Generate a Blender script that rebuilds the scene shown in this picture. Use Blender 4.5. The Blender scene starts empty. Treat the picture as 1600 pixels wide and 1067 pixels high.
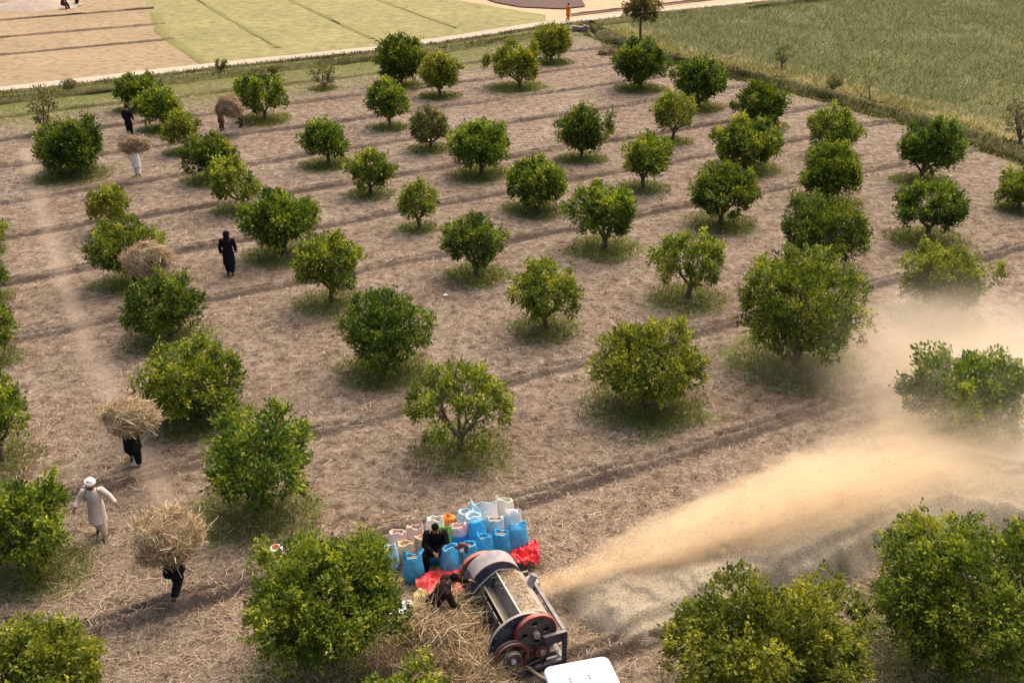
import bpy, math, random
import numpy as np
from mathutils import Vector, Matrix

R = math.radians
rng = np.random.default_rng(7)
random.seed(7)
scene = bpy.context.scene
col = scene.collection

# ------------------------------------------------------------------ camera, sky, sun, exposure
CAM_H = 15.5
F_PX = 1600.0                      # focal length in pixels of the 1600 px wide frame (36 mm equivalent)
PITCH = math.atan2(793.5, F_PX)    # horizon lies above the frame
cam_d = bpy.data.cameras.new('camera')
cam_d.sensor_width = 36.0
cam_d.lens = 36.0 * F_PX / 1600.0
cam_d.clip_start = 0.1
cam_d.clip_end = 3000.0
cam = bpy.data.objects.new('camera', cam_d)
col.objects.link(cam)
cam.location = (0, 0, CAM_H)
cam.rotation_euler = (math.pi / 2 - PITCH, 0, 0)
scene.camera = cam

SUN_EL, SUN_AZ = R(55), R(62)      # azimuth measured from +X towards +Y (the light comes from behind the orchard)
world = bpy.data.worlds.new('World')
scene.world = world
world.use_nodes = True
wn = world.node_tree
bg = wn.nodes['Background']
sky = wn.nodes.new('ShaderNodeTexSky')
sky.sky_type = 'NISHITA'
sky.sun_disc = False
sky.sun_elevation = SUN_EL
sky.sun_rotation = math.pi / 2 - SUN_AZ
sky.air_density = 1.0
sky.dust_density = 7.0
sky.ozone_density = 0.4
wn.links.new(sky.outputs[0], bg.inputs['Color'])
bg.inputs['Strength'].default_value = 0.15

sun_d = bpy.data.lights.new('sun', 'SUN')
sun_d.energy = 1.5
sun_d.angle = R(75)
sun_d.color = (1.0, 0.80, 0.58)
sun = bpy.data.objects.new('sun', sun_d)
col.objects.link(sun)
sd = Vector((math.cos(SUN_EL) * math.cos(SUN_AZ), math.cos(SUN_EL) * math.sin(SUN_AZ), math.sin(SUN_EL)))
sun.rotation_euler = (-sd).to_track_quat('-Z', 'Y').to_euler()
sun.location = sd * 60

scene.render.engine = 'CYCLES'
vs = scene.view_settings
vs.view_transform = 'Standard'
vs.look = 'None'
vs.gamma = 1.0
vs.use_curve_mapping = False
vs.exposure = 0.92
cy = scene.cycles
cy.use_denoising = True
cy.max_bounces = 8
cy.diffuse_bounces = 3
cy.glossy_bounces = 2
cy.transmission_bounces = 4
cy.volume_bounces = 4
cy.transparent_max_bounces = 8
cy.volume_step_rate = 1.5
cy.volume_max_steps = 128

# ------------------------------------------------------------------ helpers
CP, SP = math.cos(PITCH), math.sin(PITCH)

def gp(px, py, z=0.0):
    """Place on the ground (or at height z) seen at that spot of the 1600 x 1067 frame."""
    u = (px - 800.0) / F_PX
    v = (py - 533.5) / F_PX
    t = (CAM_H - z) / (SP + v * CP)
    return np.array([u * t, (CP - v * SP) * t])

def height_at(Y, py):
    """Height above the ground at distance Y that the image row py sees."""
    v = (py - 533.5) / F_PX
    return CAM_H - Y * (SP + v * CP) / (CP - v * SP)

def depth_at(Y, z=0.0):
    return Y * CP + (CAM_H - z) * SP

_tab = np.random.default_rng(99).random((256, 256))
def vnoise(x, y, s=0):
    x = np.asarray(x, float) + 17.31 * s
    y = np.asarray(y, float) + 43.77 * s
    xi = np.floor(x).astype(int); yi = np.floor(y).astype(int)
    fx = x - xi; fy = y - yi
    fx = fx * fx * (3 - 2 * fx); fy = fy * fy * (3 - 2 * fy)
    a = _tab[xi % 256, yi % 256]; b = _tab[(xi + 1) % 256, yi % 256]
    c = _tab[xi % 256, (yi + 1) % 256]; d = _tab[(xi + 1) % 256, (yi + 1) % 256]
    return (a * (1 - fx) + b * fx) * (1 - fy) + (c * (1 - fx) + d * fx) * fy

def fbm(x, y, octs=4, s=0):
    r = 0; a = .5
    for o in range(octs):
        r = r + a * (vnoise(x * 2 ** o, y * 2 ** o, s + o * 3) - .5); a *= .5
    return r

def smooth(a, b, x):
    t = np.clip((x - a) / (b - a), 0, 1)
    return t * t * (3 - 2 * t)

def link(o, parent=None):
    col.objects.link(o)
    if parent is not None:
        o.parent = parent
    return o

def mesh_np(name, verts, faces, mat=None, parent=None, smooth_=False, attrs=None):
    """One mesh object from numpy arrays; faces (M,k) all with k corners."""
    me = bpy.data.meshes.new(name)
    verts = np.ascontiguousarray(verts, np.float32); faces = np.ascontiguousarray(faces, np.int32)
    me.vertices.add(len(verts)); me.vertices.foreach_set('co', verts.ravel())
    k = faces.shape[1]
    me.loops.add(faces.size); me.loops.foreach_set('vertex_index', faces.ravel())
    me.polygons.add(len(faces))
    me.polygons.foreach_set('loop_start', np.arange(0, faces.size, k, dtype=np.int32))
    me.polygons.foreach_set('loop_total', np.full(len(faces), k, np.int32))
    if smooth_:
        me.polygons.foreach_set('use_smooth', np.ones(len(faces), bool))
    for an, av in (attrs or {}).items():
        at = me.attributes.new(an, 'FLOAT', 'POINT')
        at.data.foreach_set('value', np.ascontiguousarray(av, np.float32))
    me.update(calc_edges=True)
    me.validate()
    if mat is not None:
        me.materials.append(mat)
    return link(bpy.data.objects.new(name, me), parent)

def tag(o, label=None, cat=None, group=None, kind=None):
    if label: o['label'] = label
    if cat: o['category'] = cat
    if group: o['group'] = group
    if kind: o['kind'] = kind
    return o

def empty(name, loc, rz=0.0):
    o = link(bpy.data.objects.new(name, None))
    o.empty_display_size = 0.2
    o.location = loc
    o.rotation_euler = (0, 0, rz)
    return o

class MB:
    """Collects shapes; build() links them as ONE mesh object."""
    def __init__(s):
        s.v = []; s.f = []
    def add(s, vs_, fs):
        b = len(s.v)
        s.v += [tuple(map(float, p)) for p in vs_]
        s.f += [tuple(b + i for i in f) for f in fs]
        return s
    def box(s, c, d, rot=None, taper=1.0):
        x, y, z = d[0] / 2, d[1] / 2, d[2] / 2
        P = [Vector((sx * x * (taper if sz > 0 else 1), sy * y * (taper if sz > 0 else 1), sz * z)) for sz in (-1, 1) for sy in (-1, 1) for sx in (-1, 1)]
        if rot is not None: P = [rot @ p for p in P]
        P = [p + Vector(c) for p in P]
        return s.add(P, [(0, 2, 3, 1), (4, 5, 7, 6), (0, 1, 5, 4), (2, 6, 7, 3), (0, 4, 6, 2), (1, 3, 7, 5)])
    def bar(s, a, b, w, h):
        a = Vector(a); b = Vector(b); d = b - a
        return s.box((a + b) / 2, (w, h, d.length), d.to_track_quat('Z', 'Y').to_matrix())
    def tube(s, pts, rad, n=8, caps=True, ell=None, sub=0):
        pts = [np.array(p, float) for p in pts]
        rad = list(rad) if hasattr(rad, '__len__') else [rad] * len(pts)
        if sub:
            P2, R2 = [], []
            m = len(pts)
            for i in range(m - 1):
                p0, p1, p2, p3 = pts[max(i - 1, 0)], pts[i], pts[i + 1], pts[min(i + 2, m - 1)]
                for k in range(sub):
                    t = k / sub
                    P2.append(.5 * ((2 * p1) + (-p0 + p2) * t + (2 * p0 - 5 * p1 + 4 * p2 - p3) * t * t + (-p0 + 3 * p1 - 3 * p2 + p3) * t ** 3))
                    R2.append(rad[i] * (1 - t) + rad[i + 1] * t)
            pts = P2 + [pts[-1]]; rad = R2 + [rad[-1]]
        V = []
        up = None
        for i, p in enumerate(pts):
            d = pts[min(i + 1, len(pts) - 1)] - pts[max(i - 1, 0)]
            d = d / (np.linalg.norm(d) + 1e-9)
            if up is None:
                up = np.array([1., 0, 0]) if abs(d[0]) < .8 else np.array([0, 1., 0])
            a = up - d * (up @ d); a /= np.linalg.norm(a) + 1e-9; up = a
            b = np.cross(d, a)
            for k in range(n):
                q = 2 * math.pi * k / n
                e = ell if ell else (1, 1)
                V.append(p + rad[i] * (a * math.cos(q) * e[0] + b * math.sin(q) * e[1]))
        Fs = [(i * n + k, i * n + (k + 1) % n, (i + 1) * n + (k + 1) % n, (i + 1) * n + k) for i in range(len(pts) - 1) for k in range(n)]
        if caps:
            Fs += [tuple(range(n - 1, -1, -1)), tuple((len(pts) - 1) * n + k for k in range(n))]
        return s.add(V, Fs)
    def ring(s, c, ax, r0, r1, w, n=32, a0=0.0, a1=2 * math.pi):
        """Annulus of thickness w about axis 'x','y','z' (arc a0..a1)."""
        full = abs(a1 - a0 - 2 * math.pi) < 1e-6
        m = n if full else n + 1
        V = []
        for k in range(m):
            q = a0 + (a1 - a0) * k / n
            for r in (r0, r1):
                for h in (-w / 2, w / 2):
                    p = {'y': (r * math.cos(q), h, r * math.sin(q)), 'z': (r * math.cos(q), r * math.sin(q), h), 'x': (h, r * math.cos(q), r * math.sin(q))}[ax]
                    V.append((p[0] + c[0], p[1] + c[1], p[2] + c[2]))
        Fs = []
        for k in range(n):
            a = 4 * k; b = 4 * ((k + 1) % m)
            Fs += [(a, a + 1, b + 1, b), (a + 2, b + 2, b + 3, a + 3), (a, b, b + 2, a + 2), (a + 1, a + 3, b + 3, b + 1)]
        if not full:
            Fs += [(0, 2, 3, 1), (4 * n, 4 * n + 1, 4 * n + 3, 4 * n + 2)]
        return s.add(V, Fs)
    def disc(s, c, ax, r, w, n=32):
        V = []
        for h in (-w / 2, w / 2):
            for k in range(n):
                q = 2 * math.pi * k / n
                p = {'y': (r * math.cos(q), h, r * math.sin(q)), 'z': (r * math.cos(q), r * math.sin(q), h), 'x': (h, r * math.cos(q), r * math.sin(q))}[ax]
                V.append((p[0] + c[0], p[1] + c[1], p[2] + c[2]))
        return s.add(V, [tuple(range(n)), tuple(range(2 * n - 1, n - 1, -1))] + [(k, n + k, n + (k + 1) % n, (k + 1) % n) for k in range(n)])
    def prism(s, prof, y0, y1):
        """Profile in x,z extruded along y."""
        n = len(prof)
        V = [(x, y0, z) for x, z in prof] + [(x, y1, z) for x, z in prof]
        return s.add(V, [tuple(range(n)), tuple(range(2 * n - 1, n - 1, -1))] + [(k, n + k, n + (k + 1) % n, (k + 1) % n) for k in range(n)])
    def sphere(s, c, r, nu=12, nv=8, fn=None):
        V = []; 
        for j in range(nv + 1):
            t = math.pi * j / nv
            for i in range(nu):
                q = 2 * math.pi * i / nu
                d = (math.sin(t) * math.cos(q), math.sin(t) * math.sin(q), math.cos(t))
                k = fn(d) if fn else 1.0
                V.append((c[0] + r[0] * d[0] * k, c[1] + r[1] * d[1] * k, c[2] + r[2] * d[2] * k))
        Fs = [(j * nu + i, (j + 1) * nu + i, (j + 1) * nu + (i + 1) % nu, j * nu + (i + 1) % nu) for j in range(nv) for i in range(nu)]
        return s.add(V, Fs)
    def build(s, name, mat, parent=None, smooth_=False, bevel=0.0):
        me = bpy.data.meshes.new(name)
        me.from_pydata(s.v, [], s.f)
        me.validate()
        if smooth_:
            me.polygons.foreach_set('use_smooth', np.ones(len(me.polygons), bool))
            me.set_sharp_from_angle(angle=R(50))
        me.materials.append(mat)
        o = link(bpy.data.objects.new(name, me), parent)
        if bevel:
            m = o.modifiers.new('bevel', 'BEVEL'); m.width = bevel; m.segments = 2; m.limit_method = 'ANGLE'
        return o

# ------------------------------------------------------------------ materials
def new_mat(name):
    m = bpy.data.materials.new(name); m.use_nodes = True
    nt = m.node_tree
    return m, nt, nt.nodes['Principled BSDF']

def noise_node(nt, scale, detail=4, rough=.6, vec=None, dim='3D'):
    n = nt.nodes.new('ShaderNodeTexNoise'); n.inputs['Scale'].default_value = scale
    n.inputs['Detail'].default_value = detail; n.inputs['Roughness'].default_value = rough
    if vec is not None: nt.links.new(vec, n.inputs['Vector'])
    return n

def ramp(nt, src, stops):
    r = nt.nodes.new('ShaderNodeValToRGB')
    el = r.color_ramp.elements
    while len(el) < len(stops): el.new(.5)
    for e, (p, c) in zip(el, stops):
        e.position = p; e.color = (*c, 1)
    nt.links.new(src, r.inputs['Fac'])
    return r

def mixc(nt, fac, a, b, mode='MIX'):
    n = nt.nodes.new('ShaderNodeMix'); n.data_type = 'RGBA'; n.blend_type = mode
    for sock, val in ((n.inputs[0], fac), (n.inputs[6], a), (n.inputs[7], b)):
        if hasattr(val, 'links'): nt.links.new(val, sock)
        elif isinstance(val, tuple): sock.default_value = (*val, 1)
        else: sock.default_value = val
    return n.outputs[2]

def bump(nt, src, strength, dist, bsdf):
    b = nt.nodes.new('ShaderNodeBump'); b.inputs['Strength'].default_value = strength; b.inputs['Distance'].default_value = dist
    nt.links.new(src, b.inputs['Height']); nt.links.new(b.outputs[0], bsdf.inputs['Normal'])
    return b

def attr(nt, name):
    a = nt.nodes.new('ShaderNodeAttribute'); a.attribute_name = name
    return a.outputs['Fac']

def coords(nt, which='Object'):
    return nt.nodes.new('ShaderNodeTexCoord').outputs[which]

def m_cloth(name, c, var=.3):
    m = m_plain(name, c, 1.0, var, 8, bmp=.5)
    m.node_tree.nodes['Principled BSDF'].inputs['Specular IOR Level'].default_value = .05
    return m

def m_plain(name, c, rough=.7, var=.25, scale=6.0, metal=0.0, bmp=0.0, dirt=None, dirt_amt=.5, settle=None):
    m, nt, b = new_mat(name)
    v = coords(nt)
    n = noise_node(nt, scale, 5, .65, v)
    lo = tuple(max(x * (1 - var), 0) for x in c); hi = tuple(min(x * (1 + var), 1) for x in c)
    cc = ramp(nt, n.outputs['Fac'], [(.3, lo), (.7, hi)]).outputs[0]
    if dirt:
        n2 = noise_node(nt, scale * .6, 6, .7, v)
        f = ramp(nt, n2.outputs['Fac'], [(.42, (0, 0, 0)), (.62, (dirt_amt,) * 3)]).outputs[0]
        cc = mixc(nt, f, cc, dirt)
    if settle:
        sx = nt.nodes.new('ShaderNodeSeparateXYZ'); nt.links.new(nt.nodes.new('ShaderNodeNewGeometry').outputs['Normal'], sx.inputs[0])
        mr = nt.nodes.new('ShaderNodeMapRange'); mr.inputs['From Min'].default_value = .35; mr.inputs['From Max'].default_value = .95; mr.inputs['To Max'].default_value = settle
        nt.links.new(sx.outputs['Z'], mr.inputs['Value'])
        ns = ramp(nt, noise_node(nt, 5, 5, .7, v).outputs['Fac'], [(.35, (.25,) * 3), (.6, (1,) * 3)]).outputs[0]
        f = nt.nodes.new('ShaderNodeMath'); f.operation = 'MULTIPLY'; nt.links.new(mr.outputs[0], f.inputs[0]); nt.links.new(ns, f.inputs[1])
        cc = mixc(nt, f.outputs[0], cc, (.40, .315, .22))
    nt.links.new(cc, b.inputs['Base Color'])
    b.inputs['Roughness'].default_value = rough; b.inputs['Metallic'].default_value = metal
    if bmp: bump(nt, noise_node(nt, scale * 4, 4, .6, v).outputs['Fac'], bmp, .02, b)
    return m

def m_leaf(name, stops, trans=.38, rough=.6):
    m, nt, b = new_mat(name)
    c = ramp(nt, attr(nt, 'tone'), stops).outputs[0]
    oi = nt.nodes.new('ShaderNodeObjectInfo')
    hs = nt.nodes.new('ShaderNodeHueSaturation')
    mr = nt.nodes.new('ShaderNodeMapRange'); mr.inputs['To Min'].default_value = .478; mr.inputs['To Max'].default_value = .503
    nt.links.new(oi.outputs['Random'], mr.inputs['Value']); nt.links.new(mr.outputs[0], hs.inputs['Hue'])
    nt.links.new(c, hs.inputs['Color'])
    nt.links.new(hs.outputs[0], b.inputs['Base Color'])
    b.inputs['Roughness'].default_value = rough
    b.inputs['Specular IOR Level'].default_value = .25
    t = nt.nodes.new('ShaderNodeBsdfTranslucent')
    tc = mixc(nt, 1.0, hs.outputs[0], (1.25, 1.15, .45), 'MULTIPLY')
    nt.links.new(tc, t.inputs['Color'])
    mx = nt.nodes.new('ShaderNodeMixShader'); mx.inputs[0].default_value = trans
    nt.links.new(b.outputs[0], mx.inputs[1]); nt.links.new(t.outputs[0], mx.inputs[2])
    nt.links.new(mx.outputs[0], nt.nodes['Material Output'].inputs['Surface'])
    return m

def m_straw(name, stops, trans=.15):
    m, nt, b = new_mat(name)
    c = ramp(nt, attr(nt, 'tone'), stops).outputs[0]
    nt.links.new(c, b.inputs['Base Color']); b.inputs['Roughness'].default_value = .6
    t = nt.nodes.new('ShaderNodeBsdfTranslucent'); nt.links.new(c, t.inputs['Color'])
    mx = nt.nodes.new('ShaderNodeMixShader'); mx.inputs[0].default_value = trans
    nt.links.new(b.outputs[0], mx.inputs[1]); nt.links.new(t.outputs[0], mx.inputs[2])
    nt.links.new(mx.outputs[0], nt.nodes['Material Output'].inputs['Surface'])
    return m

def m_orchard():
    m, nt, b = new_mat('orchard_soil')
    geo = nt.nodes.new('ShaderNodeNewGeometry').outputs['Position']
    big = noise_node(nt, .35, 5, .6, geo)
    mid = noise_node(nt, 2.2, 6, .7, geo)
    # straw litter: stretched noises in two crossing directions
    def streak(rot, sc, stretch):
        mp = nt.nodes.new('ShaderNodeMapping'); mp.inputs['Rotation'].default_value = (0, 0, rot); mp.inputs['Scale'].default_value = (sc, sc * stretch, sc)
        nt.links.new(geo, mp.inputs['Vector'])
        w = noise_node(nt, 1.0, 3, .6, mp.outputs[0]); w.inputs['Distortion'].default_value = 1.2
        return w.outputs['Fac']
    s1, s2, s3 = streak(.5, 5, 5), streak(-.9, 6, 5), streak(1.7, 3.5, 6)
    def mx(a, c):
        n = nt.nodes.new('ShaderNodeMath'); n.operation = 'MAXIMUM'; nt.links.new(a, n.inputs[0]); nt.links.new(c, n.inputs[1]); return n.outputs[0]
    st = mx(mx(s1, s2), s3)
    soil = ramp(nt, mid.outputs['Fac'], [(.33, (.092, .064, .047)), (.45, (.205, .152, .112)), (.57, (.31, .248, .190)), (.72, (.42, .362, .298))]).outputs[0]
    straw = ramp(nt, big.outputs['Fac'], [(.3, (.37, .265, .155)), (.7, (.49, .38, .235))]).outputs[0]
    sf = ramp(nt, st, [(.60, (0, 0, 0)), (.70, (.85, .85, .85))]).outputs[0]
    c = mixc(nt, sf, soil, straw)
    clod = noise_node(nt, 5.0, 6, .85, geo)
    dark = ramp(nt, clod.outputs['Fac'], [(.36, (.22, .19, .18)), (.47, (.86, .85, .84)), (.60, (1.12, 1.12, 1.12))]).outputs[0]
    c = mixc(nt, .85, c, dark, 'MULTIPLY')
    patch = ramp(nt, noise_node(nt, .22, 4, .65, geo).outputs['Fac'], [(.32, (.78, .70, .66)), (.5, (1, .98, .97)), (.68, (1.15, 1.16, 1.20))]).outputs[0]
    c = mixc(nt, .8, c, patch, 'MULTIPLY')
    furrow_shade = attr(nt, 'furrow_shade')
    c = mixc(nt, furrow_shade, c, (.135, .10, .082))  # soil colour darkened along the ridges to paint their shade
    trail = attr(nt, 'trail')
    pale = ramp(nt, noise_node(nt, 9, 4, .6, geo).outputs['Fac'], [(.3, (.40, .30, .22)), (.7, (.50, .40, .30))]).outputs[0]
    c = mixc(nt, trail, c, pale)
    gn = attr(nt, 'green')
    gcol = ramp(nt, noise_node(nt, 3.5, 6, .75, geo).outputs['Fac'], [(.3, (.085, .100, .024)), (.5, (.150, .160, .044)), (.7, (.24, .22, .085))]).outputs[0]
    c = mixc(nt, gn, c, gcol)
    nt.links.new(c, b.inputs['Base Color'])
    b.inputs['Roughness'].default_value = .95
    b.inputs['Specular IOR Level'].default_value = .15
    hs = nt.nodes.new('ShaderNodeMath'); hs.operation = 'ADD'
    nt.links.new(st, hs.inputs[0]); nt.links.new(noise_node(nt, 9, 6, .75, geo).outputs['Fac'], hs.inputs[1])
    bump(nt, hs.outputs[0], 1.0, .10, b)
    return m

def m_field(name, lo, mid_, hi, scale=1.2, streak=None, bmp=.6, speck=None):
    m, nt, b = new_mat(name)
    geo = nt.nodes.new('ShaderNodeNewGeometry').outputs['Position']
    n1 = noise_node(nt, scale, 8, .75, geo)
    c = ramp(nt, n1.outputs['Fac'], [(.3, lo), (.5, mid_), (.7, hi)]).outputs[0]
    big = noise_node(nt, .09, 4, .6, geo)
    c = mixc(nt, .8, c, ramp(nt, big.outputs['Fac'], [(.3, (.82, .82, .80)), (.7, (1.1, 1.07, 1.0))]).outputs[0], 'MULTIPLY')
    if speck:
        mp = nt.nodes.new('ShaderNodeMapping'); mp.inputs['Scale'].default_value = (1.5, 5, 1); mp.inputs['Rotation'].default_value = (0, 0, .4)
        nt.links.new(geo, mp.inputs['Vector'])
        n3 = noise_node(nt, 1.1, 3, .6, mp.outputs[0])
        c = mixc(nt, ramp(nt, n3.outputs['Fac'], [(.6, (0, 0, 0)), (.72, (.7, .7, .7))]).outputs[0], c, speck)
    nt.links.new(c, b.inputs['Base Color']); b.inputs['Roughness'].default_value = .95
    b.inputs['Specular IOR Level'].default_value = .15
    bump(nt, noise_node(nt, scale * 5, 5, .7, geo).outputs['Fac'], bmp, .1, b)
    return m

M = {}
M['orchard'] = m_orchard()
M['stubble'] = m_field('stubble', (.15, .106, .060), (.27, .200, .120), (.345, .265, .170), 1.4, speck=(.39, .31, .205))
M['greenfield'] = m_field('greenfield', (.12, .115, .045), (.225, .205, .085), (.31, .27, .13), 1.0, speck=(.36, .285, .17))
M['maizesoil'] = m_field('maizesoil', (.070, .072, .026), (.115, .112, .042), (.20, .165, .08), 1.6)
M['far'] = m_field('far', (.33, .23, .14), (.42, .30, .19), (.48, .36, .23), .8)
M['ploughed'] = m_field('ploughed', (.07, .045, .04), (.11, .07, .06), (.17, .11, .09), 3.0)
M['ridge_soil'] = m_field('ridge_soil', (.11, .075, .05), (.20, .14, .09), (.31, .225, .145), 3.5)
M['greenridge'] = m_field('greenridge', (.11, .11, .035), (.185, .175, .06), (.26, .23, .10), 3.0)
M['dryverge'] = m_field('dryverge', (.11, .098, .038), (.20, .165, .075), (.31, .245, .14), 2.2)
M['road'] = m_field('road', (.32, .265, .195), (.40, .34, .265), (.46, .40, .32), 2.0, bmp=.3)
M['bank'] = m_field('bank', (.045, .046, .016), (.085, .080, .026), (.18, .145, .065), 2.5)
M['citrus'] = m_leaf('citrus_leaf', [(0, (.026, .054, .008)), (.35, (.072, .125, .013)), (.65, (.155, .225, .020)), (.85, (.27, .33, .028)), (1, (.40, .42, .05))])
M['citrus_light'] = m_leaf('citrus_leaf_light', [(0, (.038, .068, .010)), (.35, (.108, .155, .018)), (.65, (.21, .265, .028)), (.85, (.32, .36, .038)), (1, (.43, .44, .07))])
M['citrus_dark'] = m_leaf('citrus_leaf_dark', [(0, (.018, .042, .007)), (.35, (.048, .092, .012)), (.65, (.105, .172, .018)), (.85, (.18, .245, .022)), (1, (.29, .33, .035))])
M['dry_leaf'] = m_leaf('olive_leaf', [(0, (.05, .06, .018)), (.5, (.11, .115, .035)), (1, (.24, .21, .08))])
M['grass'] = m_leaf('grass_blade', [(0, (.055, .080, .012)), (.4, (.125, .155, .026)), (.75, (.20, .215, .042)), (1, (.30, .27, .09))], trans=.35, rough=.7)
M['verge'] = m_leaf('verge_blade', [(0, (.022, .030, .008)), (.5, (.056, .064, .016)), (.85, (.11, .105, .03)), (1, (.22, .17, .07))], trans=.25, rough=.7)
M['maize'] = m_leaf('maize_blade', [(0, (.062, .090, .026)), (.4, (.128, .165, .050)), (.75, (.215, .235, .080)), (1, (.37, .32, .15))], trans=.25, rough=.6)
M['straw'] = m_straw('straw', [(0, (.13, .080, .036)), (.35, (.36, .25, .13)), (.7, (.56, .42, .235)), (1, (.74, .60, .38))])
M['litter'] = m_straw('straw_litter', [(0, (.11, .072, .048)), (.35, (.30, .205, .13)), (.7, (.50, .375, .235)), (1, (.70, .57, .40))])
M['bundle_core'] = m_plain('bundle_core', (.22, .145, .07), .9, .5, 9, bmp=.8)
M['bark'] = m_plain('bark', (.12, .085, .06), .9, .35, 12, bmp=.7)
M['chaff'] = None
M['skin'] = m_plain('skin', (.23, .115, .065), .55, .12)
M['black_cloth'] = m_cloth('black_cloth', (.012, .011, .013), .3)
M['brown_cloth'] = m_cloth('brown_cloth', (.055, .024, .017), .3)
M['darkbrown_cloth'] = m_cloth('darkbrown_cloth', (.028, .016, .014), .3)
M['rust_cloth'] = m_cloth('rust_cloth', (.13, .055, .028), .3)
M['navy_cloth'] = m_cloth('navy_cloth', (.010, .013, .035), .3)
M['white_cloth'] = m_cloth('white_cloth', (.66, .60, .54), .1)
M['pinkwhite_cloth'] = m_cloth('pinkwhite_cloth', (.62, .50, .43), .1)
M['orange_cloth'] = m_cloth('orange_cloth', (.55, .17, .02), .15)
M['hair'] = m_cloth('hair', (.010, .008, .007), .2)
M['shoe'] = m_plain('shoe', (.02, .016, .014), .6, .2)

def m_sack(name, c, c2=None):
    m, nt, b = new_mat(name)
    v = coords(nt)
    n = noise_node(nt, 7, 5, .6, v)
    cc = ramp(nt, n.outputs['Fac'], [(.3, tuple(x * .78 for x in c)), (.7, tuple(min(1, x * 1.12) for x in c))]).outputs[0]
    dn = noise_node(nt, 3.5, 6, .7, v)
    cc = mixc(nt, ramp(nt, dn.outputs['Fac'], [(.55, (0, 0, 0)), (.75, (.4, .4, .4))]).outputs[0], cc, (.45, .36, .27))
    if c2:
        sx = nt.nodes.new('ShaderNodeSeparateXYZ'); nt.links.new(v, sx.inputs[0])
        f = nt.nodes.new('ShaderNodeMapRange'); f.inputs['From Min'].default_value = .44; f.inputs['From Max'].default_value = .46
        nt.links.new(sx.outputs['Z'], f.inputs['Value'])
        cc = mixc(nt, f.outputs[0], c2, cc)
    nt.links.new(cc, b.inputs['Base Color']); b.inputs['Roughness'].default_value = .42
    w = nt.nodes.new('ShaderNodeTexNoise'); w.inputs['Scale'].default_value = 8; w.inputs['Distortion'].default_value = 2.5; w.inputs['Detail'].default_value = 3
    nt.links.new(v, w.inputs['Vector'])
    bump(nt, w.outputs['Fac'], .8, .05, b)
    return m
M['sack_blue'] = m_sack('sack_blue', (.035, .36, .66))
M['sack_pale'] = m_sack('sack_pale', (.46, .70, .80))
M['sack_white'] = m_sack('sack_white', (.74, .70, .66))
M['sack_pink'] = m_sack('sack_pink', (.74, .56, .49))
M['sack_cream'] = m_sack('sack_cream', (.68, .66, .54))
M['sack_tan'] = m_sack('sack_tan', (.66, .46, .28))
M['sack_orange'] = m_sack('sack_orange', (.72, .23, .02))
M['sack_green'] = m_sack('sack_green', (.25, .55, .12))
M['sack_pinkblue'] = m_sack('sack_pinkblue', (.78, .48, .50), (.04, .30, .62))
M['grain'] = m_plain('grain', (.30, .19, .11), .9, .35, 40, bmp=.8)
M['blue_paint'] = m_plain('blue_paint', (.014, .020, .055), .45, .35, 4, dirt=(.24, .20, .18), dirt_amt=.35, settle=.4)
M['dusty_steel'] = m_plain('dusty_steel', (.235, .21, .215), .65, .2, 5, dirt=(.42, .33, .23), dirt_amt=.7, settle=.4)
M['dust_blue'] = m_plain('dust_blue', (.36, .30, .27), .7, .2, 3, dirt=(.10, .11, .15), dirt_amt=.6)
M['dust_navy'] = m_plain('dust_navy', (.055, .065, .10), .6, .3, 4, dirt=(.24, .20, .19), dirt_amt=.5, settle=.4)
M['grey_steel'] = m_plain('grey_steel', (.15, .15, .145), .5, .25, 5, metal=.3, dirt=(.32, .27, .21), dirt_amt=.5, settle=.4)
M['pale_steel'] = m_plain('pale_steel', (.50, .46, .42), .5, .15, 8)
M['red_paint'] = m_plain('red_paint', (.30, .018, .015), .5, .3, 6, dirt=(.20, .10, .08), dirt_amt=.5, settle=.4)
M['faded_red'] = m_plain('faded_red', (.45, .09, .065), .6, .2, 6, settle=.4)
M['dark_red'] = m_plain('dark_red', (.13, .02, .02), .5, .3, 6, dirt=(.16, .12, .10), dirt_amt=.5, settle=.4)
M['dark_iron'] = m_plain('dark_iron', (.075, .06, .052), .65, .3, 7, dirt=(.20, .15, .11), dirt_amt=.5, settle=.4)
M['rubber'] = m_plain('rubber', (.02, .02, .02), .8, .2)
M['rust'] = m_plain('rust', (.12, .045, .025), .85, .35, 9)
M['roof_white'] = m_plain('roof_white', (.80, .79, .77), .4, .05, 3, dirt=(.62, .56, .48), dirt_amt=.35)
M['red_tarp'] = m_plain('red_tarp', (.62, .035, .04), .45, .2, 3, bmp=.2)
M['white_sheet'] = m_plain('white_sheet', (.60, .68, .72), .4, .15, 4)
M['yellow_sheet'] = m_plain('yellow_sheet', (.52, .44, .16), .6, .25, 4)
M['teal_sheet'] = m_plain('teal_sheet', (.12, .20, .22), .6, .4, 4)
M['card'] = m_plain('card', (.55, .40, .18), .8, .2, 4)
M['cooler_red'] = m_plain('cooler_red', (.48, .045, .03), .35, .08)
M['white_plastic'] = m_plain('white_plastic', (.80, .78, .74), .35, .05)
M['pan'] = m_plain('pan', (.22, .19, .18), .45, .2, 6, metal=.4)
M['tractor_red'] = m_plain('tractor_red', (.35, .03, .02), .4, .15, 4)
M['stone'] = m_plain('stone', (.24, .18, .15), .9, .3, 4, bmp=.5)
M['hole_shade'] = m_plain('culvert_mouth_shade', (.02, .016, .014), .9, .2)  # near-black colour standing in for the shade inside the opening

# ------------------------------------------------------------------ where the trees stand
ORCH = 'citrus trees of the orchard'
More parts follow.
